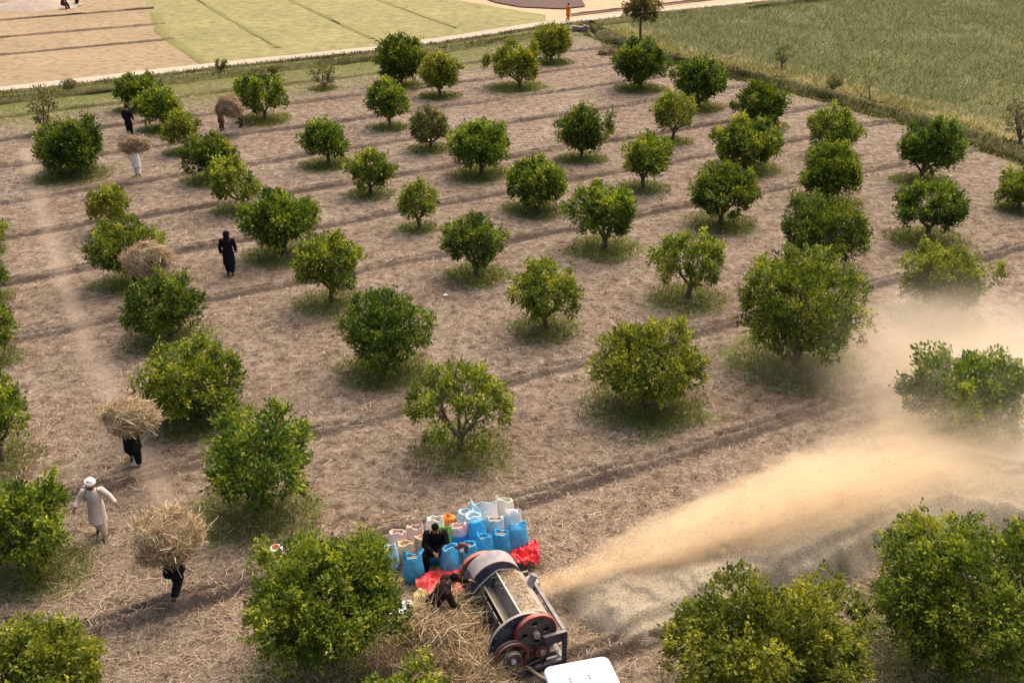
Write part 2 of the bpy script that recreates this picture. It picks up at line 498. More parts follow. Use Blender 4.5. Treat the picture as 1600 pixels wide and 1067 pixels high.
# base x, base y, crown left, crown right, crown top (pixels of the photo), clear stem, style, material, label
TREES = [
 (72, 212, 52, 106, 136, .35, 'sparse', 'dry_leaf', 'thin olive coloured bush behind the big dark dome tree'),
 (215, 172, 183, 254, 118, .3, 'round', 'citrus_dark', 'dark citrus tree at the grassy edge behind the man in the cap'),
 (257, 202, 214, 289, 138, .45, 'round', 'citrus', 'bright citrus tree beside the man in the cap'),
 (293, 238, 250, 320, 178, .35, 'open', 'citrus_light', 'straggly citrus tree with bare twigs near the white clad straw carrier'),
 (116, 272, 52, 178, 187, .12, 'dense', 'citrus_dark', 'broad dark dome shaped tree with foliage down to the ground'),
 (328, 282, 286, 374, 215, .25, 'round', 'citrus_dark', 'dark citrus tree just behind a brighter one, nearest the straggly tree'),
 (378, 328, 316, 404, 245, .4, 'open', 'citrus_light', 'yellowish citrus tree overlapping the dark tree behind it'),
 (414, 187, 358, 450, 118, .45, 'open', 'citrus', 'airy citrus tree right beside the two bundle carriers'),
 (508, 139, 476, 526, 95, .3, 'sparse', 'dry_leaf', 'half bare small tree with exposed branches on the grass'),
 (625, 134, 584, 668, 53, .15, 'dense', 'citrus_dark', 'tall dense dark tree standing against the road'),
 (689, 151, 650, 721, 82, .45, 'round', 'citrus_light', 'light green tree next to the tall dense dark tree'),
 (610, 199, 571, 640, 127, .45, 'round', 'citrus', 'citrus tree on a slim stem in front of the tall dense dark tree'),
 (673, 233, 635, 711, 175, .35, 'open', 'dry_leaf', 'greyish sparse citrus tree with open crown in mid orchard'),
 (513, 257, 462, 549, 188, .45, 'round', 'citrus', 'citrus tree on a short clear stem between airy tree and greyish sparse one'),
 (580, 304, 537, 620, 236, .35, 'open', 'citrus', 'citrus tree with see through lower crown near the smallest pale tree'),
 (752, 273, 697, 801, 187, .4, 'round', 'citrus', 'full rounded tree standing next to the greyish sparse one'),
 (656, 356, 622, 689, 285, .4, 'open', 'citrus_light', 'smallest pale citrus tree on a slim forked stem in mid orchard'),
 (838, 327, 783, 890, 247, .35, 'round', 'citrus', 'neat round citrus tree next to the full rounded one'),
 (745, 431, 682, 794, 332, .5, 'round', 'citrus_dark', 'dark flat bottomed tree on a stout clear stem next to the smallest pale tree'),
 (443, 397, 377, 508, 297, .5, 'round', 'citrus', 'wide citrus tree beside the figure in black, its low limb showing'),
 (519, 472, 453, 578, 355, .55, 'round', 'citrus', 'upright citrus tree next to the wide one by the black figure'),
 (605, 578, 534, 688, 455, .3, 'dense', 'citrus_dark', 'dense deep green citrus tree with pointed top amid the orchard'),
 (268, 527, 185, 330, 434, .4, 'round', 'citrus_dark', 'dark spreading tree in front of the half hidden straw carrier'),
 (212, 442, 137, 270, 343, .35, 'round', 'citrus', 'citrus tree directly behind the half hidden straw carrier'),
 (180, 362, 135, 206, 290, .45, 'open', 'citrus_light', 'narrow upright citrus tree behind the half hidden straw carrier\'s trees'),
 (316, 652, 226, 398, 535, .12, 'dense', 'citrus', 'dense rounded tree beside the carrier of the flat wide bundle'),
 (408, 795, 318, 514, 640, .35, 'round', 'citrus', 'big bushy tree between the straw carriers and the sacks'),
 (722, 702, 635, 805, 560, .35, 'open', 'citrus_light', 'loose light green tree on the soil behind the grain sacks'),
 (1008, 632, 907, 1116, 495, .45, 'round', 'citrus_light', 'large light green tree above the flying chaff stream'),
 (855, 514, 787, 908, 408, .4, 'round', 'citrus', 'round citrus tree alone on bare soil beside the dense deep green one'),
 (1075, 466, 1000, 1131, 358, .5, 'open', 'citrus_light', 'open crowned tree with one low limb stretching out sideways'),
 (945, 389, 875, 1001, 280, .4, 'open', 'citrus', 'open citrus tree with thin forked limbs showing below its crown'),
 (1127, 349, 1070, 1186, 258, .45, 'round', 'citrus_dark', 'dark citrus tree in front of the broad spreading one'),
 (1006, 294, 968, 1051, 207, .45, 'round', 'citrus', 'citrus tree standing in front of the yellowish clear stemmed one'),
 (907, 248, 866, 954, 168, .3, 'round', 'citrus_dark', 'compact dark citrus tree in the row beside the yellowish clear stemmed one'),
 (1051, 221, 1012, 1084, 140, .55, 'open', 'citrus_light', 'yellowish citrus tree on a tall clear stem beside a dense dark one'),
 (1001, 139, 952, 1038, 62, .35, 'dense', 'citrus_dark', 'dark citrus tree in front of the tall slender roadside tree'),
 (1090, 168, 1042, 1134, 92, .35, 'dense', 'citrus_dark', 'dense citrus tree close to the weedy border of the green crop'),
 (812, 137, 750, 849, 68, .35, 'open', 'citrus_light', 'wide pale citrus tree overlapping its neighbour near the road'),
 (862, 98, 830, 896, 38, .3, 'round', 'citrus_light', 'light citrus tree closest to the road below the orange clad walker'),
 (1187, 196, 1143, 1231, 132, .2, 'dense', 'citrus_dark', 'dark round citrus tree behind a spreading one by the crop border'),
 (1162, 263, 1098, 1223, 187, .4, 'round', 'citrus', 'broad spreading citrus tree in front of the dark round one'),
 (1298, 242, 1257, 1343, 170, .3, 'round', 'citrus_light', 'lighter citrus tree beside the border bank of the crop field'),
 (1290, 316, 1235, 1349, 225, .3, 'dense', 'citrus', 'dense citrus tree overlapping the lighter tree by the border bank'),
 (1440, 284, 1395, 1504, 187, .45, 'round', 'citrus_dark', 'citrus tree with two peaked crown tops beside the crop border'),
 (1448, 373, 1380, 1508, 285, .5, 'open', 'citrus_dark', 'dark open citrus tree on clear ground before the crop border'),
 (1592, 327, 1557, 1640, 262, .3, 'round', 'citrus_light', 'pale tree cut off beside the crop border beyond the dust'),
 (1280, 424, 1200, 1351, 305, .3, 'dense', 'citrus_dark', 'big dark tree standing right behind the largest mid orchard tree'),
 (1242, 568, 1135, 1357, 388, .25, 'dense', 'citrus', 'large full tree with bright top beside the edge of the dust'),
 (1462, 500, 1390, 1540, 380, .3, 'round', 'citrus_light', 'yellow topped tree whose foot is veiled by dust'),
 (1492, 695, 1375, 1598, 532, .3, 'round', 'citrus', 'tree greyed by blowing dust in the middle of the cloud'),
 (1487, 1035, 1322, 1680, 785, .3, 'dense', 'citrus', 'big leafy tree standing at the end of the chaff heap'),
 (1180, 1120, 1015, 1355, 880, .3, 'dense', 'citrus_light', 'bright yellow green tree between the tractor roof and chaff heap'),
 (520, 1030, 372, 655, 815, .3, 'dense', 'citrus', 'large tree between the red cooler and the straw pile'),
 (75, 1120, -40, 183, 958, .3, 'dense', 'citrus_light', 'yellow green tree below the muddy ridge, apart from the others'),
 (640, 1215, 545, 760, 1035, .4, 'round', 'citrus_light', 'tree whose bright shoots only just rise before the straw pile'),
 (50, 890, -50, 136, 738, .3, 'dense', 'citrus', 'full round tree beside the walker in pale clothes'),
 (2, 718, -75, 72, 562, .5, 'round', 'citrus', 'tree with yellowed grass at its foot behind the pale walker\'s tree'),
 (-15, 560, -70, 38, 470, .4, 'round', 'citrus', 'half seen tree beside the start of the pale footworn trail'),
 (-22, 468, -70, 24, 402, .4, 'round', 'citrus_dark', 'half seen dark tree further along the pale footworn trail'),
 (-22, 392, -66, 9, 335, .3, 'round', 'citrus', 'tree of which a thin leafy sliver shows near the trail'),
]
# ------------------------------------------------------------------ ground, fields, road
# irrigation ridges: (slope, intercept) of each line on the ground
RPX = [[(93, 995), (281, 947), (400, 908), (952, 745), (1200, 660)],
       [(174, 765), (320, 720), (476, 680), (642, 632), (800, 596), (912, 562), (1100, 518), (1335, 454), (1394, 440), (1590, 390)],
       [(28, 533), (186, 490), (332, 468), (400, 454), (580, 423), (687, 398), (800, 378), (884, 355), (1008, 336), (1081, 322)],
       [(28, 440), (138, 420), (270, 395), (346, 378), (512, 353), (628, 333), (692, 319), (793, 302), (890, 284), (969, 270), (1053, 250)],
       [(8, 372), (138, 355), (205, 341), (287, 327), (365, 316), (400, 308), (535, 288), (619, 274), (709, 260)],
       [(0, 319), (112, 301), (197, 288), (281, 274), (400, 256), (493, 240), (546, 230), (645, 219)]]
RIDGES = []
for b_ in RPX:
    q_ = np.array([gp(*p) for p in b_]); RIDGES.append(tuple(np.polyfit(q_[:, 0], q_[:, 1], 1)))
k_, c_ = RIDGES[-1]; st_ = (RIDGES[-1][1] - RIDGES[-3][1]) / 2
RIDGES += [(.59, c_ + st_ * i) for i in (1, 2, 3, 4)] + [(RIDGES[0][0], RIDGES[0][1] - st_)]
TRAIL = np.array([gp(*p) for p in [(40, 235), (50, 270), (65, 320), (85, 400), (110, 470), (135, 540), (165, 600), (192, 650), (225, 720), (262, 800), (330, 850)]])
def gps(L): return [tuple(map(float, gp(*p))) for p in L]
ROAD = gps([(-420, 186), (-150, 158), (0, 140), (120, 127), (345, 101), (600, 75), (720, 58), (830, 40), (900, 32), (1000, 20), (1200, 0), (1420, -22)])
RB = gps([(905, 44), (925, 57), (1010, 90), (1130, 117), (1240, 143), (1330, 168), (1420, 193), (1500, 218), (1600, 252), (1760, 320), (2050, 470)])

def poly_dist(x, y, P):
    P = np.asarray(P, float); best = np.full(np.shape(x), 1e9)
    for a, b in zip(P[:-1], P[1:]):
        d = b - a; L = d @ d
        t = np.clip(((x - a[0]) * d[0] + (y - a[1]) * d[1]) / L, 0, 1)
        best = np.minimum(best, np.hypot(x - a[0] - t * d[0], y - a[1] - t * d[1]))
    return best

def road_y(x):
    return np.interp(x, [p[0] for p in ROAD], [p[1] for p in ROAD])

def ridge_dist(x, y):
    """signed distance to the closest ridge and its index"""
    ds = []
    for i, (k, c) in enumerate(RIDGES):
        wob = .16 * (vnoise(x * .35, y * 0 + i * 7.7, 5) - .5) * 2 + .05 * (vnoise(x * 1.9, y * 0 + i * 3.3, 6) - .5) * 2
        ds.append((y - k * x - c - wob) / math.sqrt(1 + k * k))
    ds = np.array(ds)
    i = np.abs(ds).argmin(0)
    return np.take_along_axis(ds, i[None], 0)[0], i

def rb_x(y):
    P = sorted(RB, key=lambda p: p[1])
    return np.interp(y, [p[1] for p in P], [p[0] for p in P])

def orchard_h(x, y):
    d, i = ridge_dist(x, y)
    fadeR = 1 - .30 * smooth(55, 90, y)
    amp = (.75 + .7 * (vnoise(x * .6, y * .6, 8) - .3)) * fadeR
    near = smooth(28, 17, y) * .35 + .95
    prof = .13 * np.exp(-((d - .27) / .09) ** 2) + .17 * np.exp(-((d + .10) / .10) ** 2) + .06 * np.exp(-((d - .58) / .07) ** 2) * (vnoise(x * .3, y * .3, 17) > .45) - .06 * np.exp(-((d - .09) / .07) ** 2) - .05 * np.exp(-((d + .36) / .12) ** 2)
    h = prof * amp * near
    h = h + .10 * fbm(x * .45, y * .45, 3, 1) + .085 * fbm(x * 2.3, y * 2.3, 4, 2)
    return h + .03

def grid_sheet():
    # rows follow the ridges, packed closely across each of them
    R_ = sorted((c, k) for k, c in RIDGES); cs = np.array([r[0] for r in R_]); ks = np.array([r[1] for r in R_])
    rows = []
    c = 0.0
    while c < 104:
        dm = np.abs(cs - c).min()
        c += .045 if dm < .75 else .0036 * math.hypot(c + 8, CAM_H) + .04
        rows.append(c)
    rows = np.array(rows); k = np.interp(rows, cs, ks)
    nx = 360
    lo = -(9 + .5 * rows) / (1 + .5 * k); hi = (9 + .5 * rows) / (1 - .5 * k) * .93
    t = np.linspace(0, 1, nx)[None]
    Xg = lo[:, None] * (1 - t) + hi[:, None] * t
    return Xg, k[:, None] * Xg + rows[:, None]

Xg, Yg = grid_sheet()
Zg = orchard_h(Xg, Yg)
dR, _ = ridge_dist(Xg, Yg)
beyond = np.maximum(Yg - (road_y(Xg) - 1.0), (Xg - rb_x(Yg) - .3))
edge = smooth(-.6, .5, beyond)
Zg = Zg * (1 - edge) - .30 * edge
furrow_shade = (np.exp(-((dR + .26) / .10) ** 2) * .85 + np.exp(-((dR - .10) / .07) ** 2) * .85) * (.5 + vnoise(Xg * .5, Yg * .5, 14)) * (1 - .25 * smooth(55, 90, Yg))  # mask of painted ridge shade, together with darker moist furrow soil
trail = smooth(.55, .1, poly_dist(Xg, Yg, TRAIL) + .5 * fbm(Xg * 1.5, Yg * 1.5, 3, 4)) * .6
green = smooth(19, 6, road_y(Xg) - Yg + 9 * fbm(Xg * .2, Yg * .2, 3, 6)) * smooth(14, -6, Xg) 
green = np.maximum(green, .75 * smooth(7, 2.0, road_y(Xg) - Yg))
green = np.maximum(green, .8 * smooth(1.6, .3, poly_dist(Xg, Yg, RB) + 1.2 * fbm(Xg * .6, Yg * .6, 3, 9)))
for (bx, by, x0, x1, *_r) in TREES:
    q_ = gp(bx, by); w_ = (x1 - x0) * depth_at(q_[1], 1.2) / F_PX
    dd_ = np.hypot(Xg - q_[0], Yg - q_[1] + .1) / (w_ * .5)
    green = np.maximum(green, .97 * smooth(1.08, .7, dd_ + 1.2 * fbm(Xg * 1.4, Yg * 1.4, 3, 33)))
ny, nx = Xg.shape
idx = np.arange(ny * nx).reshape(ny, nx)
F = np.stack([idx[:-1, :-1], idx[:-1, 1:], idx[1:, 1:], idx[1:, :-1]], -1).reshape(-1, 4)
keep = (edge.ravel()[F] < .999).any(1) & (Yg.ravel()[F] > 6).all(1)
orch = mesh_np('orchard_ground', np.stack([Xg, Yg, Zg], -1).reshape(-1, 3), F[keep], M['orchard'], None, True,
               {'furrow_shade': furrow_shade.ravel(), 'trail': trail.ravel(), 'green': green.ravel()})
tag(orch, 'straw littered orchard soil with irrigation ridges', kind='structure')

def sheet(name, pts, z, mat, label):
    m = MB(); m.add([(x, y, z) for x, y in pts], [tuple(range(len(pts)))])
    return tag(m.build(name, mat), label, kind='structure')

sheet('ground', [(-1500, -400), (1500, -400), (1500, 2000), (-1500, 2000)], -.22, M['far'], 'dry tan farmland reaching to the horizon')
def above_road(x0, x1, off, n=24):
    return [(x, float(road_y(x)) + off) for x in np.linspace(x0, x1, n)]
xa = float(gp(325, 100)[0]); xb = float(gp(852, 30)[0])
stub_r = gps([(250, 50), (225, 0), (205, -45)])
sheet('stubble_field', [(-170, 190), (-170, 20)] + above_road(ROAD[0][0], xa, .9) + stub_r, -.10, M['stubble'], 'harvested tan stubble field beyond the road')
gr_r = gps([(853, 22), (720, 0), (480, -45)])
sheet('green_field', stub_r[::-1] + above_road(xa, xb, .9) + gr_r, -.104, M['greenfield'], 'yellow green grassy field beyond the road')
sheet('ploughed_patch', gps([(775, 2), (812, 9), (880, 12), (915, 8), (905, -8), (830, -22), (700, -22)]), -.108, M['ploughed'], 'dark ploughed patch of earth beyond the road')
mz = [(p[0] + 1.3, p[1] + .6) for p in RB]
sheet('maize_field', mz + [(150, 20), (150, 160)] + [(x, float(road_y(x)) - 1.2) for x in np.linspace(ROAD[-1][0], mz[0][0] + 1.5, 8)], -.112, M['maizesoil'], 'soil of the green crop field')

def ribbon(name, P, w, z, mat, label, n=160, wob=.2, crown=0.0, s=0):
    P = np.asarray(P, float)
    L = np.r_[0, np.cumsum(np.hypot(*np.diff(P, axis=0).T))]
    t = np.linspace(0, L[-1], n)
    x = np.interp(t, L, P[:, 0]); y = np.interp(t, L, P[:, 1])
    dx = np.gradient(x); dy = np.gradient(y); l = np.hypot(dx, dy); nx_, ny_ = -dy / l, dx / l
    K = 7
    V = []
    for j in range(K):
        q = j / (K - 1) * 2 - 1
        ww = w / 2 * q * (1 + wob * (vnoise(t * .35, t * 0 + q * 3, 11 + s) - .5) * 2)
        zz = z + crown * (1 - q * q) * (.7 + .6 * vnoise(t * .8, t * 0, 3 + s)) 
        V.append(np.stack([x + nx_ * ww, y + ny_ * ww, zz], -1))
    V = np.stack(V, 1).reshape(-1, 3)
    ii = np.arange(n * K).reshape(n, K)
    Fq = np.stack([ii[:-1, :-1], ii[1:, :-1], ii[1:, 1:], ii[:-1, 1:]], -1).reshape(-1, 4)[:, ::-1]
    return tag(mesh_np(name, V, Fq, mat, None, True), label, kind='structure')

ribbon('road', ROAD, 1.95, -.02, M['road'], 'pale dusty dirt road crossing the fields', wob=.18, crown=.03)
def offset(P, d):
    P = np.asarray(P, float); dd = np.gradient(P, axis=0); l = np.hypot(dd[:, 0], dd[:, 1])[:, None]
    return P + np.stack([-dd[:, 1], dd[:, 0]], -1) / l * d
BANKS = [(offset(ROAD[:9], -1.7), .9, .25), (offset(ROAD[:8], -4.2), 1.5, .42), (offset(ROAD[8:], -2.2), 1.8, .35), (offset(RB, 1.2), 1.2, .45), (offset(RB, -.4), .7, .16)]
for i, (P, w, h) in enumerate(BANKS):
    ribbon('field_bank', P, w * 1.3, -.08, M['bank'], ['grassy bank along the road edge', 'grassy bank of the ditch below the road', 'grassy bank between road and green crop', 'grassy bank between orchard and green crop', 'low weedy ridge along the orchard edge'][i], crown=h, wob=.45, s=i)
ribbon('dry_verge', offset(RB, 4.2), 5.6, -.135, M['dryverge'], 'dry grassy verge between border bank and green crop', wob=.5, crown=.04, s=50)
# low earth ridges that divide the far fields
FL = [gps(L) for L in ([(-60, 36), (0, 31), (240, 12)], [(-60, 63), (5, 57), (258, 36)], [(-60, 92), (0, 85), (272, 60)],
      [(280, -20), (312, 0), (434, 73)], [(420, -20), (456, 0), (583, 59)], [(550, -20), (594, 0), (712, 42)], [(242, 20), (252, 50), (322, 99)])]
for i, P in enumerate(FL):
    ribbon('field_ridge', P, [.42, .40, .40, .6, .6, .6, 1.0][i], -.095, M['ridge_soil'] if i < 3 else M['greenridge'], 'low dark earth ridge dividing the stubble' if i < 3 else ('low green ridge dividing the grassy field' if i < 6 else 'grassy strip between stubble and green field'), crown=.15 if i < 3 else .07, wob=.6 if i < 6 else .25, s=i + 20)
ribbon('field_ridge', gps([(890, 22), (960, 14), (1120, -4), (1250, -16)]), .5, -.095, M['ploughed'], 'low dark ridge beyond the road by the junction', crown=.14, wob=.5, s=31)

# ------------------------------------------------------------------ scattered blades and straws
def ribbons(base, d, length, width, seg=2, bend=.3, lift=None, up_bias=None, taper=True, side=None):
    """Many thin bent strips as arrays. base (N,3), d unit directions (N,3)."""
    N = len(base)
    if side is None:
        r = rng.normal(size=(N, 3)); side = np.cross(d, r); side /= np.linalg.norm(side, axis=1, keepdims=True) + 1e-9
    bd = rng.normal(size=(N, 3)) * bend if not np.ndim(bend) else bend
    V = np.zeros((N, seg + 1, 2, 3))
    for k in range(seg + 1):
        t = k / seg
        c = base + d * (length * t)[:, None] + bd * (length * t * t)[:, None]
        w = width * ((1 - .85 * t) if taper else 1.0)
        V[:, k, 0] = c - side * (w / 2)[:, None]; V[:, k, 1] = c + side * (w / 2)[:, None]
    b = np.arange(N)[:, None] * (2 * (seg + 1))
    Fs = [np.concatenate([b + 2 * k, b + 2 * k + 1, b + 2 * k + 3, b + 2 * k + 2], 1) for k in range(seg)]
    return V.reshape(-1, 3), np.concatenate(Fs), 2 * (seg + 1)

def in_view(x, y, m=40):
    h = CAM_H
    d = y * CP + h * SP; dn = h * CP - y * SP
    px = 800 + F_PX * x / d; py = 533.5 + F_PX * dn / d
    return (px > -m) & (px < 1600 + m) & (py < 1067 + m) & (py > -m)

def straw_litter():
    N = 330000
    y = 13.5 + 72 * rng.random(N) ** 2.0
    x = (rng.random(N) * 2 - 1) * (4.5 + y * .47)
    dens = .25 + 2.2 * np.clip(fbm(x * .45, y * .45, 4, 12) + .20, 0, 1)
    d, _ = ridge_dist(x, y)
    dens *= np.where(np.abs(d) < .35, .55, 1.0)
    dens *= 1 - .8 * smooth(.5, .15, poly_dist(x, y, TRAIL))
    ok = (rng.random(N) < dens) & (y < road_y(x) - 10 + 4 * rng.random(N)) & (x < rb_x(y) - 1.2) & in_view(x, y)
    x, y = x[ok], y[ok]; N = len(x)
    a = rng.random(N) * 2 * math.pi
    dirs = np.stack([np.cos(a), np.sin(a), .12 * rng.normal(size=N)], -1)
    L = (.07 + .20 * rng.random(N) ** 2) * (1 + (y - 15) * .010)
    W = (.0045 + .005 * rng.random(N)) * (1 + (y - 15) * .024)
    base = np.stack([x, y, orchard_h(x, y) + .012 + .03 * rng.random(N)], -1)
    bd = np.stack([rng.normal(size=N) * .45, rng.normal(size=N) * .45, -.05 * np.ones(N)], -1)
    side = np.cross(dirs, np.array([0, 0, 1.]) + .35 * rng.normal(size=(N, 3))); side /= np.linalg.norm(side, axis=1, keepdims=True)
    V, Fq, k = ribbons(base, dirs, L, W, 1, bd, taper=False, side=side)
    tone = np.repeat(np.clip(rng.normal(.52, .30, N), 0, 1), k)
    o = mesh_np('straw_litter', V, Fq, M['litter'], None, False, {'tone': tone})
    return tag(o, 'loose straw strewn over the orchard soil', 'straw', kind='stuff')
straw_litter()

def blades(name, x, y, z, hgt, wid, mat, lab, cat, lean=.45, tone_mu=.45, tone_sd=.25, seg=2, bend=.25):
    N = len(x)
    d = np.stack([rng.normal(size=N) * lean, rng.normal(size=N) * lean, np.ones(N)], -1); d /= np.linalg.norm(d, axis=1, keepdims=True)
    bd = np.stack([rng.normal(size=N) * bend, rng.normal(size=N) * bend, -.25 * np.abs(rng.normal(size=N))], -1)
    a = rng.random(N) * math.pi
    side = np.stack([np.cos(a), np.sin(a), 0 * a], -1)
    V, Fq, k = ribbons(np.stack([x, y, z], -1), d, hgt, wid, seg, bd, side=side)
    tone = np.repeat(np.clip(rng.normal(tone_mu, tone_sd, N), 0, 1), k)
    return tag(mesh_np(name, V, Fq, mat, None, False, {'tone': tone}), lab, cat, kind='stuff')

# ------------------------------------------------------------------ trees
def tube_np(paths):
    """Tapered branches: list of (pts, radii) -> arrays of quads (5-sided)."""
    n = 5; V = []; Fq = []; b = 0
    for pts, rad in paths:
        pts = np.asarray(pts, float)
        d = np.gradient(pts, axis=0); d /= np.linalg.norm(d, axis=1, keepdims=True) + 1e-9
        ref = np.array([0, 0, 1.]) if abs(d[0][2]) < .7 else np.array([1., 0, 0])
        a = np.cross(d, ref); a /= np.linalg.norm(a, axis=1, keepdims=True) + 1e-9
        c = np.cross(d, a)
        q = np.arange(n) * 2 * math.pi / n
        ring = pts[:, None] + np.asarray(rad)[:, None, None] * (a[:, None] * np.cos(q)[None, :, None] + c[:, None] * np.sin(q)[None, :, None])
        V.append(ring.reshape(-1, 3))
        m = len(pts)
        ii = b + np.arange(m * n).reshape(m, n)
        Fq.append(np.stack([ii[:-1], np.roll(ii[:-1], -1, 1), np.roll(ii[1:], -1, 1), ii[1:]], -1).reshape(-1, 4))
        b += m * n
    return np.concatenate(V), np.concatenate(Fq)

def leaf_mesh(P, D, L, tone, wr=.50):
    """Folded leaf: base, two sides, tip -> 2 triangles sharing the midrib."""
    N = len(P)
    r = rng.normal(size=(N, 3)) * .75 + np.array([0, 0, .9])
    s = np.cross(D, r); s /= np.linalg.norm(s, axis=1, keepdims=True) + 1e-9
    nrm = np.cross(s, D)
    w = (L * wr / 2)[:, None]
    mid = P + D * (L * .48)[:, None]
    V = np.stack([P, mid - s * w + nrm * w * .35, P + D * L[:, None] - nrm * (L * .12)[:, None], mid + s * w + nrm * w * .35], 1).reshape(-1, 3)
    i = np.arange(N)[:, None] * 4
    Fq = np.concatenate([np.concatenate([i, i + 1, i + 2], 1), np.concatenate([i, i + 2, i + 3], 1)])
    return V, Fq, np.repeat(tone, 4)

def make_tree(name, label, loc, W, Ht, z0, style='round', mat='citrus', leaves=5000, leaf=.115, lean=0.0, group=None, cat='tree', shoots=6, seed=0, trunk_h=None, depth=None):
    g = np.random.default_rng(seed + 1000)
    root = empty(name, (loc[0], loc[1], float(orchard_h(np.array(loc[0]), np.array(loc[1]))) - .05 if len(loc) < 3 else loc[2]), g.random() * 6.28)
    tag(root, label, cat, group)
    root.rotation_euler = (0, 0, 0)
    z0 = z0 * .70
    a = W / 2 * .90; b = (depth or W * (.9 + .15 * g.random())) / 2 * .90
    zc = (Ht + z0) / 2 + .02; h = (Ht - z0) / 2 * .86
    sparse = {'dense': 0.0, 'round': .12, 'open': .45, 'sparse': .8, 'bush': 0.0}[style]
    nl = int({'dense': 36, 'round': 30, 'open': 22, 'sparse': 12, 'bush': 24}[style] * (1 if W > 1.6 else .7))
    # lobes over the crown's ellipsoid, each lobe a knot of twigs
    dirs = []
    k = 0
    while len(dirs) < nl:
        d = g.normal(size=3); d /= np.linalg.norm(d)
        if d[2] < (-.60 if style in ('round', 'open') else -.75): continue
        if any(d @ e > 1 - .30 * (1 if k < 400 else .3) * (24 / nl) ** .8 for e in dirs):
            k += 1
            if k > 4000: break
            continue
        dirs.append(d)
    dirs = np.array(dirs); nl = len(dirs)
    rf = g.uniform(.62, .88, nl) - .16 * (g.random(nl) < .25 + sparse * .3) + .16 * (g.random(nl) < .12)
    lc = np.stack([dirs[:, 0] * a, dirs[:, 1] * b, dirs[:, 2] * h], -1) * rf[:, None]
    flat = 1 - .28 * np.clip(-dirs[:, 2], 0, 1)          # crowns narrow a little towards the ground
    lc[:, :2] *= flat[:, None]
    lc += np.array([lean, 0, 0]) * (dirs[:, 2:3] * .5 + .5)
    lc[:, 2] += zc
    lr = g.uniform(.25, .38, nl) * (a * b * h) ** (1 / 3) * (1.0 - .15 * sparse)
    # a few lobes inside so that the crown is not hollow
    if style in ('dense', 'round', 'bush'):
        ni = nl // 3
        q = g.normal(size=(ni, 3)); q /= np.linalg.norm(q, axis=1, keepdims=True)
        lc = np.concatenate([lc, q * np.array([a, b, h]) * .38 + np.array([0, 0, zc])]); lr = np.concatenate([lr, np.full(ni, .40 * (a * b * h) ** (1 / 3))])
        dirs = np.concatenate([dirs, q])
    nl_all = len(lc)
    # branches
    th = trunk_h if trunk_h is not None else max(.22, min(z0 + .18, .65))
    r0 = .045 + .022 * W
    paths = []
    top = np.array([.06 * g.normal(), .06 * g.normal(), th])
    paths.append(([(0, 0, -.12), (0, 0, .03), top * [.5, .5, .5] + [.02 * g.normal(), .02, 0], top], [r0 * 1.5, r0 * 1.2, r0, r0 * .95]))
    nm = g.integers(4, 7)
    mains = []
    for j in range(nm):
        q = 2 * math.pi * (j + g.random() * .6) / nm
        e = np.array([math.cos(q) * a * .42 + lean * .4, math.sin(q) * b * .42, th + (Ht - th) * g.uniform(.30, .52)])
        m1 = top * .5 + e * .5 + np.array([math.cos(q) * .08, math.sin(q) * .08, -.06]) + g.normal(size=3) * .05
        paths.append(([top - [0, 0, .05], m1, e], [r0 * .62, r0 * .48, r0 * .32]))
        mains.append((m1, e))
    for i in range(nl_all):
        j = min(range(nm), key=lambda t: np.linalg.norm(mains[t][1] - lc[i]))
        s = mains[j][1] if g.random() < .6 else mains[j][0]
        mid = s * .5 + lc[i] * .5 + g.normal(size=3) * .07 + [0, 0, .03]
        paths.append(([s, mid, lc[i]], [r0 * .28, r0 * .19, r0 * .10]))
    # twig clumps and leaves
    cl_per = max(7, int(leaves / nl_all / 15))
    C = []; O = []; T = []
    for i in range(nl_all):
        d = g.normal(size=(cl_per, 3)) + dirs[i] * .75; d /= np.linalg.norm(d, axis=1, keepdims=True)
        rr = lr[i] * g.uniform(.40, 1.12, cl_per)
        C.append(lc[i] + d * rr[:, None]); O.append(d * .7 + dirs[i] * .5 + [0, 0, .25])
        T.append(np.clip(g.normal(.46, .10) + g.normal(0, .17, cl_per) + .22 * (g.random(cl_per) < .10), 0, 1))
        if sparse > .3:
            for kk in range(4):
                paths.append(([lc[i], (lc[i] + C[-1][kk]) / 2 + g.normal(size=3) * .03, C[-1][kk]], [r0 * .10, r0 * .08, r0 * .05]))
    # long upright shoots standing out of the crown
    for k in range(shoots):
        i = g.integers(0, nl)
        if dirs[i][2] < .05: continue
        base = lc[i] + dirs[i] * lr[i] * .5
        ln = g.uniform(.22, .5) * min(1, W / 2.5)
        d = np.array([g.normal() * .3, g.normal() * .3, 1.0]); d /= np.linalg.norm(d)
        paths.append(([base, base + d * ln * .5, base + d * ln], [.012, .009, .005]))
        n = max(3, int(ln / .09))
        for t in np.linspace(.25, 1.0, n):
            C.append((base + d * ln * t)[None] + g.normal(size=(1, 3)) * .02); O.append((d * .8 + g.normal(size=3) * .5)[None]); T.append(np.array([g.uniform(.45, .95)]))
    C = np.concatenate(C); O = np.concatenate(O); T = np.concatenate(T)
    C[:, 2] = np.maximum(C[:, 2], .16 + .25 * g.random(len(C)))
    n = len(C); per = max(5, int(round(leaves / n)))
    P = np.repeat(C, per, 0) + g.normal(size=(n * per, 3)) * leaf * .58
    D = np.repeat(O, per, 0) + g.normal(size=(n * per, 3)) * .75
    D /= np.linalg.norm(D, axis=1, keepdims=True) + 1e-9
    tone = np.clip(np.repeat(T, per) + g.normal(0, .15, n * per), 0, 1)
    Lf = leaf * g.uniform(.7, 1.25, n * per)
    V, Ft, tn = leaf_mesh(P, D, Lf, tone)
    mesh_np('crown', V, Ft, M[mat], root, False, {'tone': tn})
    V, Fq = tube_np(paths)
